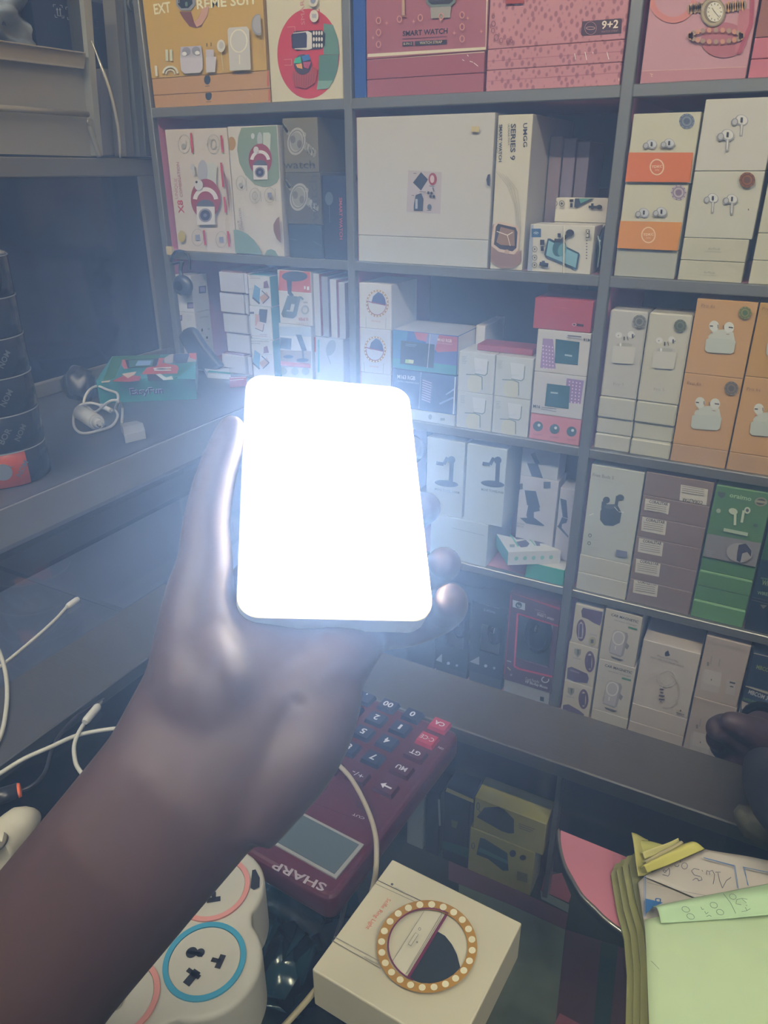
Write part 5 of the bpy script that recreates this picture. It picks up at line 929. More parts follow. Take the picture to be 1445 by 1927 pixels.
# ================================================================== counters
CZ = -.42
lc = empty('side_counter', (-1.0, .5, -1.45), 'long left counter with dark worktop and glossy glass strip', 'counter')
DK = m('#4a4d58', .28, noise=.05, nscale=20)
MB().box((-1.54, -.6, -.4265), (-.794, 1.142, -.3722), DK, .0015).done('worktop', lc)
MB().box((-.7935, -.6, -.4265), (-.7905, 1.142, -.3725), m('#8d8f94', .35, .4, noise=.04, nscale=30), .0008).done('edge_strip', lc)
GT = glass((.85, .88, .92), 1.0, 'smoked_glass', .04)
MB().box((-.7895, -.6, -.427), (-.556, .452, CZ), GT).box((-.7895, .458, -.427), (-.556, 1.142, CZ), GT).done('glass_top', lc)
mb = MB(); mb.box((-.784, -.6, -.48), (-.556, 1.142, -.47), m('#5d6272', .6)).box((-1.54, -.6, -1.45), (-.80, 1.14, -.44), '#2b2d35'); mb.box((-.80, -.6, -1.45), (-.556, 1.142, -.48), '#2b2d35'); mb.done('base', lc)
dc = empty('display_counter', (0, .2, -1.45), 'glass topped display counter with brushed steel ledges', 'counter')
STL = steel('#57554f', .30)
MB().box((-.47, .452, -.434), (.62, .517, CZ), STL, .001).done('steel_ledge', dc)
MB().box((-.555, -.5, -.434), (-.4705, .517, CZ), steel('#64656a', .42), .001).done('steel_ledge', dc)
CG = glass((.93, .96, .95), .5, 'counter_glass', .015)
MB().box((-.4695, -.5, -.4265), (.62, .451, CZ), CG).done('glass_top', dc)
FZ = -.60
mb = MB(); mb.box((-.55, -.5, FZ-.012), (.62, .506, FZ), m('#2a3035', .6))
f = Art(mb, 'P', ('Z', FZ))
f.p([(-500, 1900), (-500, 330), (0, 530), (535, 775), (440, 1690), (430, 1900)], m('#6f7468', .8, noise=.35, nscale=55)); f.p([(-600, 60), (0, 360), (560, 620), (535, 775), (0, 530), (-600, 290)], '#66404f')
f.p([(540, 775), (1240, 1000), (1240, 1900), (440, 1900), (440, 1690)], '#5f4250'); f.p([(880, 900), (1045, 930), (950, 1900), (790, 1900)], '#33474a'); f.p([(480, 1590), (790, 1760), (780, 1950), (430, 1950), (430, 1690)], '#a05c6a')
f.p([(330, 260), (500, 230), (590, 450), (565, 520), (300, 400)], '#9a5568'); f.p([(290, 400), (570, 540), (560, 620), (300, 485)], '#6f7878')
f.fr = 'S'; f.p([(800, 480), (1445, 760), (1445, 1300), (800, 1300)], '#3a342f'); f.p([(880, 900), (1445, 1000), (1445, 1400), (700, 1400)], m('#16302c', .8, noise=.2, nscale=90))
mb.done('inner_shelf', dc)
mb = MB(); mb.box((-.555, .507, -1.45), (.62, .516, -.435), '#2b2f36'); mb.box((-.555, -.5, -1.45), (-.545, .506, -.435), '#23262e'); mb.box((.61, -.5, -1.45), (.62, .506, -.435), '#23262e'); mb.done('side_panels', dc)
a, b = atY(*fp('V', 1218, 700), .474), atY(*fp('V', 1278, 700), .474)
mb = MB(); mb.box((a.x, .474, FZ), (b.x-.003, .486, -.436), m('#77787a', .3, .7)); mb.box((-.30, .488, -.466), (.30, .498, -.456), m('#8b8d8c', .3, .7)); mb.done('inner_frame', dc)
# things inside the counter
def cbox(label, fr, bl, tr, c, z0, z1=None, d=.028, y=.470, art=None, grp='boxes inside the glass counter', name='gadget_box', faces=None):
    a = atY(*fp(fr, *bl), y); b = atY(*fp(fr, *tr), y); mb = MB(); zz1 = b.z if z1 is None else z1
    mb.box((a.x, y, z0), (b.x, y+d, zz1), m(c, .5), .0006, faces)
    if art: art(Art(mb, fr, ('Y', y)))
    o = mb.done(name, origin=((a.x+b.x)/2, y+d/2, z0)); tag(o, label, 'box', grp); return zz1
YEL = '#9c9150'
def a_cam(dy):
    def A(f):
        if dy == 0: f.p([(712, 640), (765, 575), (860, 570), (900, 590), (965, 655), (965, 750), (930, 752), (880, 735), (800, 690)], '#262c3a'); f.o(722, 565, 9, 25, 4, '#262c3a', n=12); f.l([(730, 590), (745, 620)], 4, '#262c3a'); f.lines(1000, 680, 110, 3, 14, '#6f5a3a', 4, 40)
        else: f.p([(735, 780), (770, 790), (920, 885), (928, 1005), (890, 1005), (790, 925), (710, 895)], '#26424a'); f.p([(735, 845), (920, 935), (928, 960), (720, 870)], '#4a7278'); f.e(958, 885, 22, 24, '#332f45'); f.e(1028, 912, 22, 18, '#332f45'); f.o(690, 830, 10, 20, 4, '#262c3a', n=12); f.q(990, 1000, 1060, 1060, '#6f6a3a', 0, 20)
    return A
z = cbox('yellow webcam box under the glass, lower of two by the inner post', 'V', (652, 960), (1110, 880), YEL, FZ+.0006, -.5445, art=a_cam(1))
cbox('yellow webcam box under the glass, upper of two by the inner post', 'V', (685, 720), (1185, 700), YEL, z+.0005, -.5065, art=a_cam(0))
cbox('dark box with yellow top strip under the glass beside the yellow boxes', 'V', (475, 860), (672, 520), '#1e2636', FZ+.0006, -.512, art=lambda f: (f.p([(510, 440), (690, 520), (690, 545), (500, 465)], '#9a8c48'), f.p([(480, 800), (660, 850), (655, 920), (475, 850)], '#1f4a48'), f.p([(540, 655), (585, 670), (575, 715), (545, 705)], '#4d5a38')))
cbox('small black box with a chrome stripe under the glass', 'V', (365, 640), (462, 540), '#1b2030', FZ+.0006, -.520, art=lambda f: f.l([(455, 520), (462, 700)], 14, '#7d858a'))
cbox('pale grey carton under the glass next to the calculator edge', 'V', (240, 590), (355, 420), '#8e959a', FZ+.0006, -.497, art=lambda f: (f.l([(345, 490), (390, 460)], 5, '#4a5058'), f.lines(350, 480, 40, 3, 12, '#6a7078', 3)))
# blue plastic packet inside, near the socket
mb = MB(); i = mb.mi(m('#1f4350', .12, noise=.1, nscale=40)); N = 14; g = []
c4 = [atZ(*fp('S', *q), -.52) for q in ((900, 250), (1400, 420), (1320, 640), (960, 470))]
for a in range(N):
    for b in range(N):
        u, v = a/(N-1), b/(N-1); p = (c4[0]*(1-u)+c4[1]*u)*(1-v)+(c4[3]*(1-u)+c4[2]*u)*v
        p.z += .006*math.sin(u*14+v*9)*math.sin(v*11)+.02*math.sin(PI*u)*math.sin(PI*v); g.append(mb.bm.verts.new(p))
for a in range(N-1):
    for b in range(N-1): f = mb.bm.faces.new((g[a*N+b], g[a*N+b+1], g[(a+1)*N+b+1], g[(a+1)*N+b])); f.material_index = i; f.smooth = True
o = mb.done('plastic_packet'); sm = o.modifiers.new('thick', 'SOLIDIFY'); sm.thickness = .078; sm.offset = -1
tag(o, 'glossy teal plastic packet under the glass beside the calculator', 'packet')
# pink panel with curved metal rim lying on the glass
cur = [(105, 90), (108, 180), (135, 300), (185, 400), (250, 510), (330, 590), (400, 660), (490, 730), (580, 790), (690, 845)]
C3 = [atZ(*fp('U', *q), CZ) for q in cur]; 
e = empty('curved_panel', C3[3], 'pink panel with curved metal rim half hidden under the paper pad', 'panel')
mb = MB(); mb.prism([p+Vector((0, 0, .0006)) for p in C3]+[atZ(*fp('U', *q), CZ)+Vector((0, 0, .0006)) for q in ((690, 330), (545, 270))], (0, 0, .0022), m('#b3707c', .35)); mb.done('panel_face', e)
MB().tube([p+Vector((0, 0, .0024)) for p in C3], .0014, m('#a9a79c', .25, .9), 8).done('metal_rim', e)

# ================================================================== things on the left worktop
WT = -.3720
def topprism(fr, pts, zt, h, M, name, label, cat, art=None, parent=None, group=None, side=None):
    P = [atZ(*fp(fr, *q), zt) for q in pts]; P = [Vector((p.x, min(p.y, 1.150), p.z)) for p in P]; mb = MB(); mb.prism(P, (0, 0, -h), M)
    if art: art(Art(mb, fr, ('Z', zt)))
    o = mb.done(name, parent); 
    if not parent: tag(o, label, cat, group)
    return o
# game console box
zt = WT+.041
P0 = atZ(*fp('N', 680, 972), WT); P1 = atZ(*fp('N', 1340, 942), WT); tl = atZ(*fp('N', 762, 652), zt); tr = atZ(*fp('N', 1335, 632), zt)
mb = MB(); q = [P0, P1, Vector((tr.x, tr.y, WT)), Vector((tl.x, tl.y, WT))]; mb.prism(q, (0, 0, .041), m('#23807e', .35))
f = Art(mb, 'N', ('Z', zt))
f.p([(765, 655), (1090, 642), (1080, 668), (830, 690), (780, 800), (690, 838)], '#2f6b3c'); f.p([(1115, 665), (1165, 638), (1333, 633), (1333, 690), (1120, 700)], '#a9a4a0'); f.p([(1180, 640), (1290, 636), (1270, 700), (1175, 705)], '#4a5a7a'); f.p([(1285, 634), (1335, 632), (1334, 680), (1290, 665)], '#c8553a')
f.p([(830, 680), (875, 677), (880, 740), (845, 742), (828, 715)], '#b5553f'); f.p([(1080, 670), (1120, 668), (1100, 700), (1200, 718), (1215, 735), (1205, 775), (960, 780), (1000, 735), (1070, 720)], '#b5482f')
f.p([(850, 682), (1080, 672), (1062, 728), (868, 738)], '#1c2233'); f.p([(875, 686), (1045, 680), (1035, 726), (880, 734)], '#3c6f6a'); f.p([(940, 690), (1030, 690), (1020, 720), (920, 724)], '#7fa0c4')
f.l([(1045, 745), (1165, 738)], 10, '#d5cfc4'); f.l([(1050, 756), (1165, 756)], 9, '#d5cfc4'); f.e(1100, 749, 36, 5, '#5b4a52')
f.p([(760, 835), (850, 790), (960, 800), (950, 830), (880, 838)], '#9a3a34'); f.p([(830, 785), (930, 768), (915, 790), (870, 815)], '#c9b39a'); f.p([(690, 838), (755, 828), (745, 842), (695, 846)], '#c9b39a'); f.p([(1060, 790), (1110, 830), (1180, 825), (1170, 800), (1130, 812), (1090, 785)], '#c9d2cc')
f.p([(1000, 790), (1060, 790), (1110, 828), (1010, 835)], '#2a2a38'); f.p([(1200, 822), (1330, 720), (1333, 826)], '#3f97a6')
d = (P1-P0).normalized(); nn = Vector((d.y, -d.x, 0))
V_, P_ = textgeo('EasyFun', True); a0 = P0+d*((P1-P0).length*.32)+Vector((0, 0, .014)); i = mb.mi('#b7c4d8'); j = mb.mi('#27486a')
for off, mi_, k in ((nn*.0006+Vector((.0008, 0, -.001)), j, 0), (nn*.001, i, 1)):
    vs = [mb.bm.verts.new(a0+d*u*.056+Vector((0, 0, .011*v))+off) for u, v in V_]
    for pf in P_:
        ff = mb.bm.faces.new([vs[t] for t in pf]); ff.material_index = mi_
o = mb.done('game_box', origin=(P0+P1)/2); tag(o, 'teal game console box lying flat on the left worktop', 'box')
# teal edged flat box and red packet by the shelf
topprism('G', [(350, 905), (462, 795), (640, 825), (522, 918)], WT+.010, .0098, m('#b8bcc0', .4), 'flat_box', 'small white and teal flat box lying on the worktop below the cartons', 'box', art=lambda f: (f.p([(470, 870), (540, 820), (625, 828), (560, 872)], '#3c3f66'), f.p([(505, 855), (550, 826), (600, 830), (560, 860)], '#8f86a8'), f.lines(400, 860, 60, 3, 10, '#8a8f98', 2), f.p([(350, 903), (522, 918), (520, 905), (365, 890)], '#2a8f92')))
topprism('G', [(515, 935), (640, 928), (640, 955), (515, 968)], WT+.012, .0118, m('#9e3f4a', .4), 'small_packet', 'little red and white packet lying behind the bright panel top', 'packet', art=lambda f: (f.l([(520, 942), (636, 936)], 5, '#c9c5c4'), f.l([(518, 962), (620, 952)], 4, '#c9c5c4')))
# dark pouches
def pouch(label, c, r, sc_, M, cat='bag', name='pouch'):
    mb = MB(); mb.ball((0, 0, 0), 1, M, (1, 1, 1), 24)
    for v in mb.bm.verts:
        n_ = .10*math.sin(v.co.x*5+v.co.z*3)+.08*math.sin(v.co.y*7-v.co.z*6)+.06*math.sin(v.co.x*13)
        v.co *= (1+n_); v.co.z = max(v.co.z, -.72); v.co = Vector((v.co.x*r*sc_[0], v.co.y*r*sc_[1], (v.co.z+.72)*r*sc_[2]))
    o = mb.done(name); o.location = c; return tag(o, label, cat)
p = atZ(*fp('N', 440, 925), WT); pouch('crinkled dark plastic pouch on the worktop beneath the dark screen', p+Vector((.035, .01, 0)), .03, (1.1, .9, 1.05), m('#23242d', .38, noise=.15, nscale=60))
# black sloping case
P = [atY(*fp('G', *q), 1.126) for q in ((265, 885), (130, 640), (165, 590), (205, 570), (245, 592), (330, 725), (448, 862), (380, 900))]
zmin = min(v.z for v in P); mb = MB(); mb.prism([Vector((v.x, v.y, max(v.z, WT+.0005))) for v in P], (0, .018, 0), m('#20222d', .45)); o = mb.done('carry_case')
bv = o.modifiers.new('b', 'BEVEL'); bv.width = .006; bv.segments = 3
tag(o, 'sloping black case leaning in front of the purple labelled boxes', 'case')
# charger adaptor with its looped cable
WC = m('#c3c3bd', .4)
ch = empty('phone_charger', atZ(*fp('N', 600, 1080), WT), 'white phone charger with looped cable on the left worktop', 'charger')
A = atZ(*fp('N', 550, 1035), WT+.0135); B = atZ(*fp('N', 655, 1100), WT+.0135); d = (B-A).normalized()
mb = MB(); mb.tube([A, B], .0125, WC, 24, smooth=1); mb.tube([B, B+d*.002], [.0118, .0105], WC, 24, smooth=1); mb.tube([B, B+d*.014], [.0085, .0065], m('#cfcfca', .4), 16, smooth=1); mb.done('adaptor', ch)
s_ = d.cross(Vector((0, 0, 1)))*.004
MB().tube([B+d*.012+s_, B+d*.026+s_], .0016, m('#a9aaa8', .25, .9), 10, smooth=1).done('prong', ch); MB().tube([B+d*.012-s_, B+d*.026-s_], .0016, m('#a9aaa8', .25, .9), 10, smooth=1).done('prong', ch)
pts = [(828, 1100), (832, 1000), (800, 955), (740, 960), (650, 1030), (600, 1000), (570, 965), (600, 890), (660, 855), (730, 880), (795, 905), (800, 960), (785, 1010), (800, 1060), (760, 1125), (660, 1160), (560, 1175), (505, 1130), (505, 1040), (545, 985), (620, 970), (690, 988)]
MB().tube([atZ(*fp('N', *q), WT+(.030 if q[1] < 962 else .016 if q[1] < 1000 else .0045)) for k, q in enumerate(pts)], .0022, WC, 8, smooth=5).done('cable', ch)
A = atZ(*fp('N', 688, 990), WT+.006); B = atZ(*fp('N', 755, 1022), WT+.006); mb = MB(); mb.tube([A, B], .0042, WC, 12, smooth=1); mb.tube([B, B+(B-A).normalized()*.007], .002, m('#b5b6b4', .25, .9), 8, smooth=1); mb.done('plug', ch)
mb = MB(); P = [atZ(*fp('N', *q), WT+.014) for q in ((835, 1135), (970, 1105), (985, 1155), (845, 1188))]; P2 = [atZ(*fp('N', *q), WT+.014) for q in ((835, 1135), (815, 1110), (925, 1090), (970, 1105))]
mb.prism(P, (0, 0, -.013), m('#a9abac', .4)); mb.prism(P2, (0, 0, -.013), m('#9a9da0', .4)); mb.done('usb_block', ch)
# wrapped rolls of tape
C0_ = atZ(14, 893, WT); R_ = .055; H_ = .0465
for k in range(6):
    zb = WT+k*(H_+.0003); c = Vector((C0_.x, C0_.y, zb))
    e = empty('tape_roll', c, 'wrapped navy tape roll in the left stack, ' + ('lowest with an orange badge', 'second from the bottom', 'third from the bottom with an orange corner', 'third from the top', 'second from the top', 'topmost under the crumpled film')[k], 'tape', 'navy tape rolls stacked on the left')
    mb = MB(); i = mb.mi(m('#1c2436', .18)); j = mb.mi(m('#b04a2c', .25)); l_ = mb.mi(m('#5d6474', .3)); s = 64; rr = [(.020, 0), (R_-.002, 0), (R_, .0015), (R_, H_*.5), (R_, H_-.0015), (R_-.002, H_), (.020, H_)]
    rings = [[mb.bm.verts.new(c+Vector((r_*math.cos(2*PI*t/s), r_*math.sin(2*PI*t/s), z_))) for t in range(s)] for r_, z_ in rr]; rings.append(rings[0])
    for q_, (A_, B_) in enumerate(zip(rings, rings[1:])):
        for t in range(s):
            ff = mb.bm.faces.new((A_[t], A_[(t+1) % s], B_[(t+1) % s], B_[t])); ff.smooth = True
            ang = (t/s*360) % 360
            ff.material_index = j if (k == 0 and q_ in (2, 3) and 300 < ang < 352) or (k == 2 and q_ == 3 and 290 < ang < 315) or (k == 5 and q_ == 3 and 275 < ang < 295) else i
    # printed slanting letters around the side
    for n_, (txt, a_) in enumerate((('BOR', 282), ('NOM', 302), ('BOR', 322), ('NOM', 342))):
        V_, P_ = textgeo(txt, True)
        vs = []
        for u, v in V_:
            x, y = u*.022, v*.007; X_ = x*math.cos(.9)-y*math.sin(.9); Y_ = x*math.sin(.9)+y*math.cos(.9); aa = math.radians(a_+8*(k % 2))+X_/R_
            vs.append(mb.bm.verts.new(c+Vector(((R_+.0003)*math.cos(aa), (R_+.0003)*math.sin(aa), .012+Y_))))
        for pf in P_: mb.bm.faces.new([vs[t] for t in pf]).material_index = l_
    if k == 0:
        aa = math.radians(322); n_ = Vector((math.cos(aa), math.sin(aa), 0)); mb.cyl(c+n_*(R_-.0005)+Vector((0, 0, H_*.5)), .011, .0012, '#6f7788', 24, n_)
    mb.done('roll', e)
    mb = MB(); mb.ring(c+Vector((0, 0, H_-.0012)), R_-.0005, R_+.0006, .0012, m('#9aa0a6', .15), 64); mb.done('film_edge', e)
mb = MB(); c = Vector((C0_.x, C0_.y, WT+6*(H_+.0003)))
mb.ball(c, 1, m('#8f8a7c', .15, noise=.2, nscale=80), (R_*.98, R_*.98, .010), 28)
for v in mb.bm.verts: v.co.z = max(c.z, v.co.z+.003*math.sin(v.co.x*240)*math.sin(v.co.y*190))
tag(mb.done('plastic_film'), 'crumpled clear film bunched on top of the tape rolls', 'film')
mb = MB(); a = atZ(*fp('N', 268, 830), WT); mb.box(a+Vector((-.004, 0, .0002)), a+Vector((.006, .02, .056)), m('#a8853c', .5), .0015); tag(mb.done('card'), 'small amber card standing just behind the tape rolls', 'card')

# ================================================================== cables on the glass
CW = m('#b9b9ae', .5, noise=.08, nscale=200)
def gz(fr, x, y, h=0.0): return atZ(*fp(fr, x, y), CZ+h)
def cable(name, label, fr, pts, r, h=.0025, M=CW, tips=()):
    e = empty(name, gz(fr, *pts[len(pts)//2]), label, 'cable')
    mb = MB(); mb.tube([gz(fr, q[0], q[1], (q[2] if len(q) > 2 else h)) for q in pts], r, M, 8, smooth=5); mb.done('cord', e)
    for (a, b, rr, metal) in tips:
        A, B = gz(fr, *a, h+.0008), gz(fr, *b, h+.0008); d = (B-A).normalized(); mb = MB(); mb.tube([A, A+(B-A)*.15, B-(B-A)*.1, B], [rr*.75, rr, rr, rr*.8], m('#c4c4bd', .4), 14, smooth=1); mb.done('plug', e)
        if metal: MB().tube([B, B+d*metal], rr*.45, m('#a9aaa8', .25, .9), 8, smooth=1).done('plug_tip', e)
    return e
cable('charging_cable', 'white cable with plug end lying over the glossy left glass', 'Q', [(-60, 590), (20, 535), (150, 430), (290, 310), (390, 215), (455, 140)], .0015, tips=[((450, 148), (525, 95), .0030, 0)])
cable('charging_cable', 'white cable curving down along the left frame edge', 'Q', [(-70, 330, .004), (-10, 440, .006), (30, 560, .006), (48, 700, .004), (40, 850, .003), (10, 1000, .003), (-50, 1120, .003)], .0019)
cable('charging_cable', 'cream cable running from the left edge to under the wrist', 'Q', [(-80, 1310), (0, 1268), (160, 1170, .003), (340, 1090, .005), (520, 1012, .003), (740, 970), (900, 965)], .0017, h=.0020)
cable('charging_cable', 'short cream cable with white plug beside the forearm', 'Q', [(560, 940, .006), (520, 1010, .0055), (498, 1080, .003), (500, 1150, .003), (520, 1225, .003), (600, 1330, .003)], .0017, h=.0032, tips=[((568, 925), (660, 815), .0034, .006)])
cable('charging_cable', 'thin dark cable crossing beneath the cream one', 'Q', [(700, 770), (560, 850), (440, 960), (350, 1100), (300, 1260), (200, 1360), (60, 1400)], .0014, M=m('#23252f', .4), h=.0016)
cable('charging_cable', 'cream cable arching over the calculator towards the ring light box', 'O', [(560, 1400, .036), (610, 1420, .036), (655, 1458, .034), (688, 1515, .031), (706, 1570, .032), (708, 1625, .028), (702, 1668, .014), (684, 1730, .0025), (650, 1795, .0022)], .0017, M=m('#a39a84', .5, noise=.1, nscale=200))
cable('charging_cable', 'cream cable emerging from under the ring light box near corner', 'O', [(640, 1800, .002), (588, 1870, .002), (540, 1925, .002), (480, 1990, .002)], .0018, M=m('#a39a78', .5, noise=.1, nscale=200))
cable('charging_cable', 'thin dark cord passing below the calculator corner', 'O', [(652, 1690, .0016), (646, 1715, .0016), (640, 1740, .0016), (620, 1800, .0016)], .0014, M=m('#20252c', .4))
# orange capped item and white adaptor near the forearm
e = empty('lighter', gz('Q', 120, 1380), 'dark gadget with orange oval end on the glass at the left edge', 'gadget')
A = gz('Q', -60, 1440, .007); B = gz('Q', 120, 1384, .007); MB().tube([A, B], .0065, m('#1d222b', .35), 18, smooth=1, flat=.8).done('body', e)
d = (B-A).normalized(); MB().tube([B, B+d*.002], [.0062, .0055], m('#d8663a', .4), 18, smooth=1, flat=.8).done('end_cap', e)
e = empty('plug_adaptor', gz('Q', 60, 1680), 'white plug adaptor half hidden behind the forearm', 'adaptor')
A = gz('Q', -60, 1800, .018); B = gz('Q', 60, 1690, .016); C = gz('Q', 240, 1560, .012)
mb = MB(); mb.tube([A, B, (B+C)/2+Vector((0, 0, .003)), C], [.015, .014, .012, .005], m('#bcb8a4', .4), 24); mb.done('body', e)
n_ = Vector((-.2, -.35, .9)).normalized(); mb = MB(); mb.cyl(gz('Q', -5, 1735, .026), .0065, .002, m('#5d5a50', .5), 20, n_); mb.done('socket_hole', e)

# ================================================================== extension socket
ex = empty('extension_socket', (-.226, .183, CZ), 'white multi lobe extension socket with pink and blue rings', 'socket')
SW = m('#b3b1a2', .5, noise=.08, nscale=45); SC = [Vector((-.2312, .1440, 0)), Vector((-.2045, .1803, 0)), Vector((-.2295, .2164, 0)), Vector((-.262, .178, 0))]
import itertools
def hullpts(cs, r):
    pts = []
    for c in cs:
        for k in range(40): a = 2*PI*k/40; pts.append((c.x+r*math.cos(a), c.y+r*math.sin(a)))
    pts = sorted(pts); cr = lambda o, a, b: (a[0]-o[0])*(b[1]-o[1])-(a[1]-o[1])*(b[0]-o[0]); L = []
    for P_ in (pts, pts[::-1]):
        H = []
        for p in P_:
            while len(H) > 1 and cr(H[-2], H[-1], p) <= 0: H.pop()
            H.append(p)
        L += H[:-1]
    return L
mb = MB()
for c in SC: mb.cyl(Vector((c.x, c.y, CZ+.0002)), .0302, .0398, SW, 56, bevel=.0018)
for a, b in ((0, 1), (1, 2), (0, 3), (2, 3), (1, 3)):
    d = (SC[b]-SC[a]); n_ = Vector((-d.y, d.x, 0)).normalized()*.0235; z_ = Vector((0, 0, CZ+.0002)); mb.prism([SC[a]+n_+z_, SC[b]+n_+z_, SC[b]-n_+z_, SC[a]-n_+z_], (0, 0, .0398), SW)
raw = mb.done('socket_source'); md = raw.modifiers.new('r', 'REMESH'); md.mode = 'VOXEL'; md.voxel_size = .0011; sm = raw.modifiers.new('s', 'SMOOTH'); sm.factor = .5; sm.iterations = 4
bpy.context.view_layer.update(); me = bpy.data.meshes.new_from_object(raw.evaluated_get(bpy.context.evaluated_depsgraph_get())); me.materials.clear(); me.materials.append(SW)
for p in me.polygons: p.use_smooth = True; p.material_index = 0
bd = bpy.data.objects.new('body', me); COL.objects.link(bd); bpy.data.objects.remove(raw); bd.parent = ex; bd.matrix_parent_inverse = Matrix.Translation(ex.location).inverted()
ZT = CZ+.0402
for c, M_, nm in ((SC[0], '#c98a80', 'ring'), (SC[1], '#3a8fab', 'ring'), (SC[2], '#c98a80', 'ring'), (SC[3], '#3a8fab', 'ring')):
    o = MB().ring(Vector((c.x, c.y, ZT-.0002)), .0188, .0216, .0012, m(M_, .4), 56).done(nm, ex); o['label'] = 'coloured ring around an outlet'
    o = MB().cyl(Vector((c.x, c.y, ZT-.0002)), .0185, .0007, SW, 48).done('outlet_face', ex)
    mb = MB(); f_ = Art(mb, 'O', ('Z', ZT+.0005)); D = '#15171d'
    def hole(pts, ang, off):
        ca, sa = math.cos(ang), math.sin(ang); P = [Vector((c.x+(off[0]+x)*ca-(off[1]+y)*sa, c.y+(off[0]+x)*sa+(off[1]+y)*ca, ZT+.0006)) for x, y in pts]; f_._add(P, m(D, .9), 1)
    if c is SC[0]:
        mb.cyl(Vector((c.x+.001, c.y-.002, ZT)), .0045, .002, m('#a9a894', .5), 28); mb.done('button', ex); continue
    rd = lambda r, n=14: [(r*math.cos(2*PI*k/n), r*math.sin(2*PI*k/n)) for k in range(n)]
    ang = .25 if c is SC[1] else -.9
    hole(rd(.0031), ang, (-.0085, .0020)); hole(rd(.0024), ang, (-.0040, .0030)); hole([(-.005, -.001), (.004, -.001), (.004, .001), (-.005, .001)], ang, (-.006, .0020))
    hole([(-.0016, -.0038), (.0016, -.0038), (.0016, .0038), (-.0016, .0038)], ang, (.0085, .0010)); hole([(-.004, -.0012), (.001, -.0012), (.001, .0012), (-.004, .0012)], ang, (.0075, .001))
    hole([(-.0022, -.0042), (.0022, -.0042), (.0022, .0042), (-.0022, .0042)], ang-.3, (.001, -.0105)); hole([(-.004, -.0012), (.0045, -.0012), (.0045, .0012), (-.004, .0012)], ang-.3, (.0, -.0085))
    mb.done('pin_holes', ex)
mb = MB(); f = Art(mb, 'S', ('Z', ZT+.0002)); f.p([(925, 245), (945, 240), (970, 290), (968, 345), (935, 362), (915, 350)], m('#15171d', .9)); mb.done('side_opening', ex)

# ================================================================== desk calculator
cz = CZ+.021; BR = Vector((-.1714, .2535, 0)); TR_ = Vector((-.1601, .4261, 0)); ud = (TR_-BR).normalized(); wd_ = Vector((-ud.y, ud.x, 0))
ca = empty('calculator', (-.22, .34, CZ), 'maroon desk calculator with dark and red keys, facing away', 'calculator')
W_ = .121; CB = m('#4a1a2a', .38, noise=.04, nscale=40)
def rrect(o_, a, b, la, lb, r, n=5):
    pts = []
    for cx_, cy_, s0 in ((r, r, PI), (la-r, r, 1.5*PI), (la-r, lb-r, 0), (r, lb-r, .5*PI)):
        for k in range(n+1): t = s0+.5*PI*k/n; pts.append(o_+a*(cx_+r*math.cos(t))+b*(cy_+r*math.sin(t)))
    return pts
L_ = (TR_-BR).length
o = MB().prism(rrect(BR+Vector((0, 0, CZ+.0003)), ud, wd_, L_, W_, .008), (0, 0, .0207), CB, True).done('body', ca)
bv = o.modifiers.new('b', 'BEVEL'); bv.width = .004; bv.segments = 3; bv.limit_method = 'ANGLE'; bv.angle_limit = math.radians(50)
mb = MB(); f = Art(mb, 'R', ('Z', cz)); S1_ = f.w(738, 990); S2_ = f.w(565, 1200); e_ = (S1_-S2_)
mb.prism([S2_, S1_, S1_+wd_*.084, S2_+wd_*.084], (0, 0, .0012), m('#8d8f8c', .4))
k4 = [S2_+ud*.002+wd_*.0025, S1_-ud*.002+wd_*.0025, S1_-ud*.002+wd_*.082, S2_+ud*.002+wd_*.082]; mb.prism([p+Vector((0, 0, .0004)) for p in k4], (0, 0, .0012), m('#4f5c60', .15)); mb.done('display', ca)
WHT = '#c6c3c8'
mb = MB(); f = Art(mb, 'R', ('Z', cz)); f.k = 2; f.t('SHARP', (512, 1235), (192, 1090), 50, '#9a9299', True); mb.done('logo', ca)
mb = MB(); f = Art(mb, 'R', ('Z', cz)); f.k = 2
f.l([(330, 690), (740, 850)], 5, '#3f1424'); f.l([(420, 560), (600, 625)], 3, '#3f1424')
f.p([(400, 620), (450, 600), (520, 630), (490, 665)], '#3f1828'); f.p([(690, 720), (740, 735), (800, 770), (790, 800), (690, 760)], '#3f1828'); f.t('F42', (425, 695), (345, 655), 14, WHT); f.t('CUT', (745, 828), (672, 800), 14, WHT); f.t('ON', (1232, 402), (1202, 388), 12, WHT)
mb.done('switch_strip', ca)
KEYS = [(1205, 257, 'CA', 1), (1128, 347, 'C·CE', 1), (1055, 437, 'GT', 2), (970, 532, 'MU', 2), (875, 645, '←', 2), (1038, 197, '0', 0), (888, 137, '00', 0), (742, 90, '.', 0), (605, 40, '+', 0), (962, 277, '1', 0), (815, 217, '2', 0), (668, 163, '3', 0), (880, 362, '4', 0), (735, 303, '5', 0), (590, 246, '6', 0), (795, 462, '7', 0), (645, 398, '8', 0), (505, 330, '9', 0), (700, 572, '+/-', 2), (535, 505, 'CM', 2)]
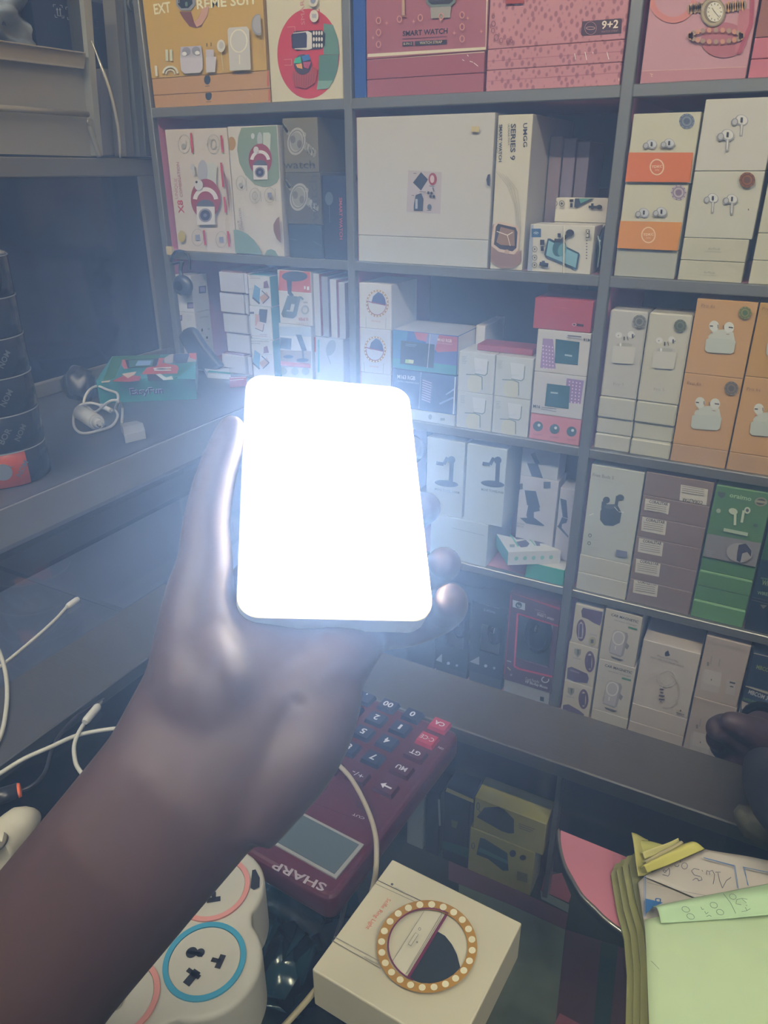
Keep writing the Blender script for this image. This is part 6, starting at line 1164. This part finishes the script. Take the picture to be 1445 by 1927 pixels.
for x, y, ch_, kind in KEYS:
    c = f.w(x, y); c.z = cz-.0003; hu, hw = (.0066, .0078)
    if kind == 2: hu, hw = .0058, .0082
    mb = MB(); M_ = m(('#1c2742', '#a03248', '#431a2c')[kind], .35)
    base = [c-ud*hu-wd_*hw, c+ud*hu-wd_*hw, c+ud*hu+wd_*hw, c-ud*hu+wd_*hw]; top = [c+(p-c)*.86+Vector((0, 0, .0036)) for p in base]
    A_ = [mb.bm.verts.new(p) for p in base]; B_ = [mb.bm.verts.new(p) for p in top]; i = mb.mi(M_)
    for k in range(4): mb.bm.faces.new((A_[k], A_[(k+1) % 4], B_[(k+1) % 4], B_[k])).material_index = i
    mb.bm.faces.new(B_).material_index = i; mb.bm.faces.new(A_[::-1]).material_index = i; bmesh.ops.recalc_face_normals(mb.bm, faces=mb.bm.faces[:])
    i = mb.mi(WHT); zt = c.z+.0039
    if ch_ == '←':
        for P in ([(-.0045, 0), (-.001, .0028), (-.001, -.0028)], [(-.001, .0007), (.0045, .0007), (.0045, -.0007), (-.001, -.0007)]):
            vs = [mb.bm.verts.new(Vector((c.x, c.y, zt))+wd_*(-px_)*-1*1+ud*py_) if False else mb.bm.verts.new(Vector((c.x, c.y, zt))-wd_*(-px_)*-1*0+wd_*(-px_)+ud*py_) for px_, py_ in P]; ff = mb.bm.faces.new(vs); ff.normal_update(); ff.material_index = i
            if ff.normal.z < 0: ff.normal_flip()
    else:
        V_, P_ = textgeo(ch_, len(ch_) < 3 and ch_ != '1'); n = len(ch_); tw = {1: .0042, 2: .0085, 3: .0095, 4: .0115}[n] if ch_ not in '.1' else (.0012 if ch_ == '.' else .0020); th_ = .0056 if n < 3 else .0046
        if kind: th_ = .0042
        if ch_ == '.': th_ = .009
        vs = [mb.bm.verts.new(Vector((c.x, c.y, zt))+wd_*((u-.5)*tw)-ud*((v-.5)*th_)) for u, v in V_]
        for pf in P_:
            ff = mb.bm.faces.new([vs[t] for t in pf]); ff.normal_update(); ff.material_index = i
            if ff.normal.z < 0: ff.normal_flip()
    o = mb.done('key', ca)
    if kind == 1: o['label'] = 'red key'

# ================================================================== ring light box on the glass
zt = CZ+.0302; Lc, Tc, Rc = Vector((-.1559, .2084, zt)), Vector((-.1499, .2906, zt)), Vector((-.0649, .2870, zt)); Fc = Lc+Rc-Tc
mb = MB(); mb.prism([Lc, Tc, Rc, Fc], (0, 0, -.030), m('#c6c0a4', .45, noise=.02, nscale=30)); bmesh.ops.bevel(mb.bm, geom=mb.bm.edges[:], offset=.0009, segments=2, profile=.5, affect='EDGES')
f = Art(mb, 'T', ('Z', zt)); OK_ = '#a97e2c'
f.l([(455, 228), (720, 350)], 3, '#77756a'); f.l([(472, 212), (760, 348)], 4, '#55554f'); f.l([(200, 568), (490, 735)], 4, '#6a6a66'); f.l([(215, 548), (480, 692)], 3, '#8a8a80'); f.e(558, 241, 8, 7, '#4a4a4a')
f.l([(575, 262), (640, 296)], 7, '#a9a694'); f.l([(395, 672), (480, 718)], 7, '#a9a694')
f.e(763, 627, 242, 225, '#cbc5a9', n=48)
f.p([(745, 405), (880, 432), (655, 805), (560, 708)], '#cfcab0'); f.l([(747, 408), (560, 705)], 3, '#8a887c'); f.l([(850, 425), (640, 780)], 3, '#77756a')
f.l([(842, 412), (852, 432), (840, 465), (650, 775), (635, 785)], 3, '#8d8b80')
f.p([(826, 534), (870, 560), (910, 610), (940, 670), (960, 748), (920, 790), (860, 828), (790, 843), (730, 838), (658, 812)], '#1f2a30')
f.l([(880, 432), (655, 805)], 17, '#6a2242')
f.o(763, 627, 268, 247, 56, OK_, n=64)
f.o(770, 622, 235, 220, 9, '#6a2242', n=40, a0=1.95, a1=5.25)
for k in range(24): a = 2*PI*(k+.4)/24; f.e(763+268*math.cos(a), 627+247*math.sin(a), 21, 20, '#e2dcb8', n=14); f.k -= 1
f.k += 1
f.l([(705, 555), (660, 625)], 22, '#8a887c'); f.l([(704, 558), (662, 623)], 16, '#cfcab0'); f.o(720, 532, 7, 8, 3, '#77756a', n=12); f.e(705, 612, 6, 6, '#8a887c')
f.t('Selfie Ring Light', (532, 352), (402, 530), 24, '#c8562c')
o = mb.done('ring_light_box', origin=((Lc.x+Rc.x)/2, (Lc.y+Rc.y)/2, CZ)); tag(o, 'cream ring light box lying flat on the glass with a gold dotted ring', 'box')

# ================================================================== receipt pad and green sheet
pd = empty('receipt_pad', atZ(*fp('W', 700, 1300), CZ), 'thick yellow edged receipt pad with a green sheet on top', 'pad')
def wp(x, y, z): return atZ(*fp('W', x, y), z)
zt = CZ+.020
out = [(118, 330), (160, 230), (300, 200), (700, 200), (1000, 250), (1445, 320), (2300, 480), (2300, 2300), (330, 2300), (300, 1861), (300, 1300), (262, 950), (190, 700)]
mb = MB(); outl = [wp(x, y, zt) for x, y in out]
i0 = 0
for k in range(9):
    h0 = CZ+.0042+k*.00172; dx = .0022*((k*5) % 3-1)
    P = [Vector((p.x+dx*.6-(8-k)*.0010, p.y+dx*.3, h0)) for p in outl]; mb.prism(P, (0, 0, .0016), m(('#8a8a55', '#a09c6a', '#77774a')[k % 3], .7))
mb.done('page_block', pd)
def sheet(name, pts, col, z0, amp=.001, th=.0004, n=14, parent=pd, curl=None, label=None):
    """paper sheet: quad (4 px corners) subdivided and gently curled"""
    P = [wp(x, y, z0) for x, y in pts]; mb = MB(); i = mb.mi(m(col, .75, noise=.05, nscale=70)); g = []
    for a in range(n):
        for b in range(n):
            u, v = a/(n-1), b/(n-1); p = (P[0]*(1-u)+P[1]*u)*(1-v)+(P[3]*(1-u)+P[2]*u)*v
            p.z += amp*(math.sin(u*5+v*3)+math.sin(v*7-u*2))+ (curl(u, v) if curl else 0); g.append(mb.bm.verts.new(p))
    for a in range(n-1):
        for b in range(n-1): ff = mb.bm.faces.new((g[a*n+b], g[(a+1)*n+b], g[(a+1)*n+b+1], g[a*n+b+1])); ff.material_index = i; ff.smooth = True
    bmesh.ops.recalc_face_normals(mb.bm, faces=mb.bm.faces[:]); o = mb.done(name, parent); s_ = o.modifiers.new('t', 'SOLIDIFY'); s_.thickness = th; s_.offset = -1
    if label: o['label'] = label
    return o
YL = '#b3ae62'
sheet('loose_sheet', [(130, 100), (300, 95), (330, 420), (190, 520)], YL, zt+.001, .0006, curl=lambda u, v: .006*(1-u), label='crumpled yellow page edges')
sheet('loose_sheet', [(215, 110), (520, 150), (480, 260), (250, 330)], '#aaa85a', zt+.003, .0008)
sheet('loose_sheet', [(225, 235), (560, 100), (600, 130), (270, 290)], '#bdb873', zt+.0065, .0006, curl=lambda u, v: .002*math.sin(PI*v))
sheet('loose_sheet', [(265, 315), (600, 110), (640, 135), (300, 345)], '#aaa070', zt+.0082, .0004)
sheet('loose_sheet', [(230, 378), (620, 140), (840, 190), (290, 420)], '#bdb65c', zt+.0098, .0006, curl=lambda u, v: .003*math.sin(PI*v))
sheet('white_sheet', [(262, 455), (850, 190), (1700, 360), (1750, 1100)], '#b4ada0', zt+.006, .0004, curl=lambda u, v: 0, label='white printed sheet with blue boxes and handwriting')
sheet('white_sheet', [(205, 520), (262, 455), (1750, 1100), (270, 960)], '#aaa396', zt+.0045, .0003)
mb = MB(); f = Art(mb, 'W', ('Z', zt+.0085)); BL_ = '#2a5f94'
for d_ in (0, 12): f.l([(828+d_*.3, 275+d_), (1128-d_, 352+d_), (1162-d_, 575)], 5, BL_); f.l([(1250-d_+8, 550), (1205+d_, 368+d_), (1600, 450+d_)], 5, BL_); f.l([(262+d_, 458), (262+d_, 850)], 4, BL_)
f.p([(270, 682), (440, 722), (350, 760), (275, 830)], BL_); f.t('D', (420, 690), (362, 672), 45, BL_, True); f.l([(290, 535), (600, 615), (850, 660)], 3, '#4a4648')
INKC = '#33304a'
def stroke(segs, wd=5.5):
    for s_ in segs: f.l(s_, wd, INKC)
stroke([[(1085, 490), (1040, 520), (1003, 592), (975, 520), (960, 445)], [(935, 442), (985, 442)], [(850, 470), (852, 430), (878, 440), (880, 470)], [(880, 440), (905, 430), (925, 470), (920, 520), (912, 562)], [(805, 430), (812, 445)],
 [(780, 430), (730, 418), (705, 440), (730, 480), (790, 495)], [(795, 500), (805, 530), (770, 540), (765, 520), (740, 515), (715, 535)], [(600, 345), (596, 365)], [(545, 390), (548, 405), (575, 410), (585, 390)], [(490, 425), (450, 470), (430, 450), (440, 442), (460, 452)], [(425, 490), (480, 505), (495, 480), (490, 430)]])
for x, y in ((635, 410),): f.o(x, y, 28, 30, 5, INKC, n=16)
mb.done('printed_marks', pd)
GRN = '#b0c498'
sheet('green_sheet', [(268, 870), (2300, 560), (2300, 2300), (330, 2300)], GRN, zt+.010, .0005, n=20, label='pale green cover sheet', curl=lambda u, v: .0015*math.sin(u*9)*math.exp(-v*3))
sheet('green_fold', [(350, 745), (1700, 470), (1700, 800), (425, 905)], '#aac79a', zt+.0135, .0004, n=20, curl=lambda u, v: .0035*math.sin(PI*min(1, v*1.1)), label='folded green strip with handwriting')
mb = MB(); f = Art(mb, 'W', ('Z', zt+.0185)); INKC = '#4a4f4a'
for a in ((660, 770, 38, 25), (705, 840, 38, 25), (925, 735, 36, 26), (985, 805, 36, 25), (1105, 660, 34, 24)): f.o(a[0], a[1], a[2], a[3], 4, INKC, n=16, rot=.4)
stroke([[(800, 760), (812, 785), (830, 782)], [(835, 805), (850, 830), (870, 815)], [(850, 860), (880, 845), (900, 860)], [(1010, 640), (1080, 730), (1130, 832)], [(1130, 740), (1140, 700), (1190, 690), (1240, 700)], [(1130, 745), (1180, 755)], [(1185, 700), (1230, 740)], [(1225, 765), (1235, 770)], [(1180, 830), (1230, 820), (1265, 800)], [(1215, 790), (1232, 825)]], 4)
mb.done('handwriting', pd)
mb = MB(); f = Art(mb, 'W', ('Z', zt+.0125)); stroke([[(328, 1262), (370, 1300), (405, 1340)]], 4); mb.done('pen_mark', pd)
# crumpled foil paper on the right of the ledge
mb = MB(); c = atZ(*fp('Y', 625, 1560), CZ+.0165); mb.ball(c, 1, m('#4f4e3c', .5, noise=.2, nscale=90), (.017, .013, .012), 14)
for v in mb.bm.verts: v.co += Vector((.002*math.sin(v.co.y*900), .002*math.sin(v.co.z*800), .002*math.sin(v.co.x*700)))
tag(mb.done('paper_ball'), 'small crumpled olive paper on the ledge at the right edge', 'paper')

# ================================================================== LED panel held up in the hand
a = Vector((-.2355, .2943, -.0949)); b = Vector((-.1689, .3459, -.1065)); d_ = Vector((-.1768, .1992, -.1677))
ex_, ey_ = (b-a), (d_-a); nz = ex_.cross(ey_).normalized()
if nz.dot(a) > 0: nz = -nz            # towards the viewer
PC = a+ex_*.5+ey_*.5; ux = ex_.normalized(); uy = (ey_-ux*ey_.dot(ux)).normalized(); PW, PH = ex_.length, ey_.length
lp = empty('led_lamp', PC, 'glowing white rounded LED light panel held up in a hand', 'lamp')
def rr(w_, h_, r, z_, n=8):
    pts = []
    for sx, sy, s0 in ((1, 1, 0), (-1, 1, .5*PI), (-1, -1, PI), (1, -1, 1.5*PI)):
        for k in range(n+1): t = s0+.5*PI*k/n; pts.append(PC+ux*(sx*(w_/2-r)+r*math.cos(t))+uy*(sy*(h_/2-r)+r*math.sin(t))+nz*z_)
    return pts
MB().prism(rr(PW, PH, .0095, -.013), nz*.0125, m('#bdb59c', .4)).done('housing', lp)
LM = m('#fffaf0', .5, emit=PANEL_L)
MB().prism(rr(PW-.0006, PH-.0006, .0094, -.0004), nz*.0016, m('#ffe9a8', .5, emit=1.0)).done('glowing_rim', lp)
o = MB().prism(rr(PW-.0042, PH-.0042, .0086, .0013), nz*.0008, LM).done('diffuser', lp); o['label'] = 'glowing diffuser face'

# ================================================================== people
def body(name, parts, vox, smooth_it=12):
    """union of limb meshes into one continuous skin"""
    ob = parts; md = ob.modifiers.new('r', 'REMESH'); md.mode = 'VOXEL'; md.voxel_size = vox
    sm = ob.modifiers.new('s', 'SMOOTH'); sm.factor = .5; sm.iterations = smooth_it
    bpy.context.view_layer.update()
    me = bpy.data.meshes.new_from_object(ob.evaluated_get(bpy.context.evaluated_depsgraph_get())); mats = [s.material for s in ob.material_slots]
    n2 = bpy.data.objects.new(name, me); me.materials.clear(); me.materials.append(mats[0])
    for p in me.polygons: p.use_smooth = True; p.material_index = 0
    COL.objects.link(n2); bpy.data.objects.remove(ob); return n2
SK = m('#45322f', .55, noise=.10, nscale=30)
mb = MB(); X_ = RT*1.0
# forearm, wrist, palm: (px, py, distance, half width, half thickness)
arm = [(-80, 2010, .312, .0385, .034), (95, 1785, .296, .0358, .031), (250, 1600, .289, .0350, .028), (342, 1490, .292, .0358, .026), (425, 1372, .302, .0405, .024), (500, 1270, .318, .0410, .019), (580, 1150, .351, .0405, .014), (640, 1020, .379, .040, .012), (668, 930, .399, .036, .010)]
side = (RT*.62-UP*.78).normalized()
def side_loft(mb, nodes, sd): mb.loft([(atD(x, y, d), ra, rb) for x, y, d, ra, rb in nodes], sd, SK, 24)
side_loft(mb, arm, (RT*.75-UP*.66).normalized())
def chain(pts, M=SK, seg=14): mb.tube([atD(x, y, d) for x, y, d, r in pts], [r for *_, r in pts], M, seg, smooth=4); mb.ball(atD(*pts[-1][:3]), pts[-1][3]*1.0, M, seg=14)
chain([(440, 1470, .302, .016), (402, 1380, .299, .021), (384, 1300, .300, .0235), (378, 1215, .311, .0205), (374, 1130, .317, .0152), (386, 1060, .322, .0125), (388, 990, .330, .0108), (404, 905, .343, .0098), (424, 845, .352, .0088), (436, 806, .358, .0070)])   # thumb
chain([(560, 1330, .312, .020), (620, 1250, .325, .018), (690, 1180, .359, .013)])         # heel of the palm
chain([(450, 1540, .294, .018), (540, 1440, .299, .0185), (588, 1380, .304, .0165), (618, 1310, .316, .015)])
chain([(470, 1380, .302, .020), (530, 1290, .316, .018), (600, 1190, .340, .014)])
chain([(420, 1330, .303, .020), (470, 1250, .316, .017), (530, 1190, .338, .013)])
chain([(690, 1180, .352, .0115), (760, 1180, .362, .0105), (815, 1165, .358, .0095), (845, 1145, .342, .0088), (848, 1128, .332, .0080)])   # little finger
chain([(700, 1110, .368, .0115), (765, 1085, .382, .0105), (815, 1075, .376, .0095), (836, 1062, .358, .0086), (832, 1058, .348, .0076)])   # ring finger
chain([(700, 1010, .388, .0118), (765, 975, .402, .0108), (790, 960, .400, .0098), (800, 955, .386, .0086), (794, 955, .378, .0076)])       # middle finger
chain([(690, 920, .398, .0118), (740, 870, .414, .0108), (762, 850, .416, .0098), (772, 846, .408, .0086), (768, 848, .402, .0076)])        # index finger
raw = mb.done('limb_source')
per = body('person', raw, .0020)
tag(per, 'dark skinned forearm and hand gripping the glowing light panel from behind', 'person')
# second person's hand with a watch strap, reaching in from the right
mb = MB(); SK = m('#33242c', .6, noise=.12, nscale=35)
def ypt(x, y, d): q = fp('Y', x, y); return atD(q[0], q[1], d)
def ych(pts, seg=14): mb.tube([ypt(x, y, d) for x, y, d, r in pts], [r for *_, r in pts], SK, seg, smooth=4); mb.ball(ypt(*pts[-1][:3]), pts[-1][3], SK, seg=14)
ych([(3000, 150, .80, .045), (2200, 350, .72, .040), (1500, 560, .66, .034), (1050, 760, .64, .031), (800, 860, .625, .028), (640, 930, .62, .027), (520, 960, .62, .026)], 22)
ych([(560, 900, .61, .021), (430, 840, .605, .016), (330, 800, .60, .0125), (282, 800, .598, .0105)])
ych([(560, 960, .625, .019), (420, 930, .622, .0135), (320, 900, .618, .0115), (275, 880, .612, .0100)])
ych([(560, 1010, .635, .018), (430, 1000, .632, .0125), (340, 970, .63, .0108), (300, 940, .622, .0095)])
ych([(580, 1060, .64, .017), (470, 1060, .638, .0118), (400, 1040, .636, .0098), (360, 1010, .63, .0088)])
ych([(600, 860, .60, .016), (500, 800, .590, .0115), (420, 760, .586, .0095), (370, 745, .586, .0080)])
hd = body('person', mb.done('limb_source'), .0022, 5)
tag(hd, 'second hand with curled fingers and watch strap reaching in from the right', 'person')
c = ypt(820, 850, .622); ax = (ypt(1050, 760, .64)-ypt(640, 930, .62)).normalized(); b1 = ax.orthogonal().normalized(); b2 = ax.cross(b1)
ws = empty('wristwatch', c, 'dark metal watch strap around the wrist at the right frame edge', 'watch')
c = ypt(700, 905, .621); MB().tube([c+(b1*math.cos(t)+b2*math.sin(t))*.0300 for t in [2*PI*k/28 for k in range(29)]], .0028, m('#1d2a33', .2, .7), 10, smooth=1, flat=1.6).done('strap', ws)
ws.location = c
for ch_ in ws.children: ch_.matrix_parent_inverse = Matrix.Translation(c).inverted()
c = ypt(430, 735, .590); rg = MB(); rg.tube([ypt(x, y, .590) for x, y in ((330, 730), (385, 735), (430, 712), (458, 690))], .0022, m('#a08a4c', .25, .8), 8); tag(rg.done('pen', origin=ypt(400, 725, .590)), 'thin gold coloured pen held in the second hand', 'pen')
# sleeve below the wrist
mb = MB(); mb.tube([ypt(2100, 1900, .40), ypt(1300, 1560, .42), ypt(920, 1400, .448), ypt(730, 1230, .52), ypt(630, 1080, .60)], [.034, .030, .026, .021, .014], m('#1b1f30', .8, noise=.1, nscale=60), 20); o = mb.done('sleeve', hd)

# ================================================================== one even haze, added to imitate lens glare around the LED panel
hz = bpy.data.materials.new('glare_haze'); hz.use_nodes = True; nt = hz.node_tree; nt.nodes.clear()
oo = nt.nodes.new('ShaderNodeOutputMaterial'); vs_ = nt.nodes.new('ShaderNodeVolumeScatter'); vs_.inputs['Color'].default_value = HAZE_C+(1,); vs_.inputs['Density'].default_value = HAZE_D; vs_.inputs['Anisotropy'].default_value = HAZE_G
nt.links.new(vs_.outputs[0], oo.inputs['Volume'])
o = MB().box((-1.54, -1.0, -1.44), (1.5, 1.59, .80), hz).done('haze'); tag(o, 'faint even haze added to imitate the glare around the LED lamp', 'haze', kind='stuff')
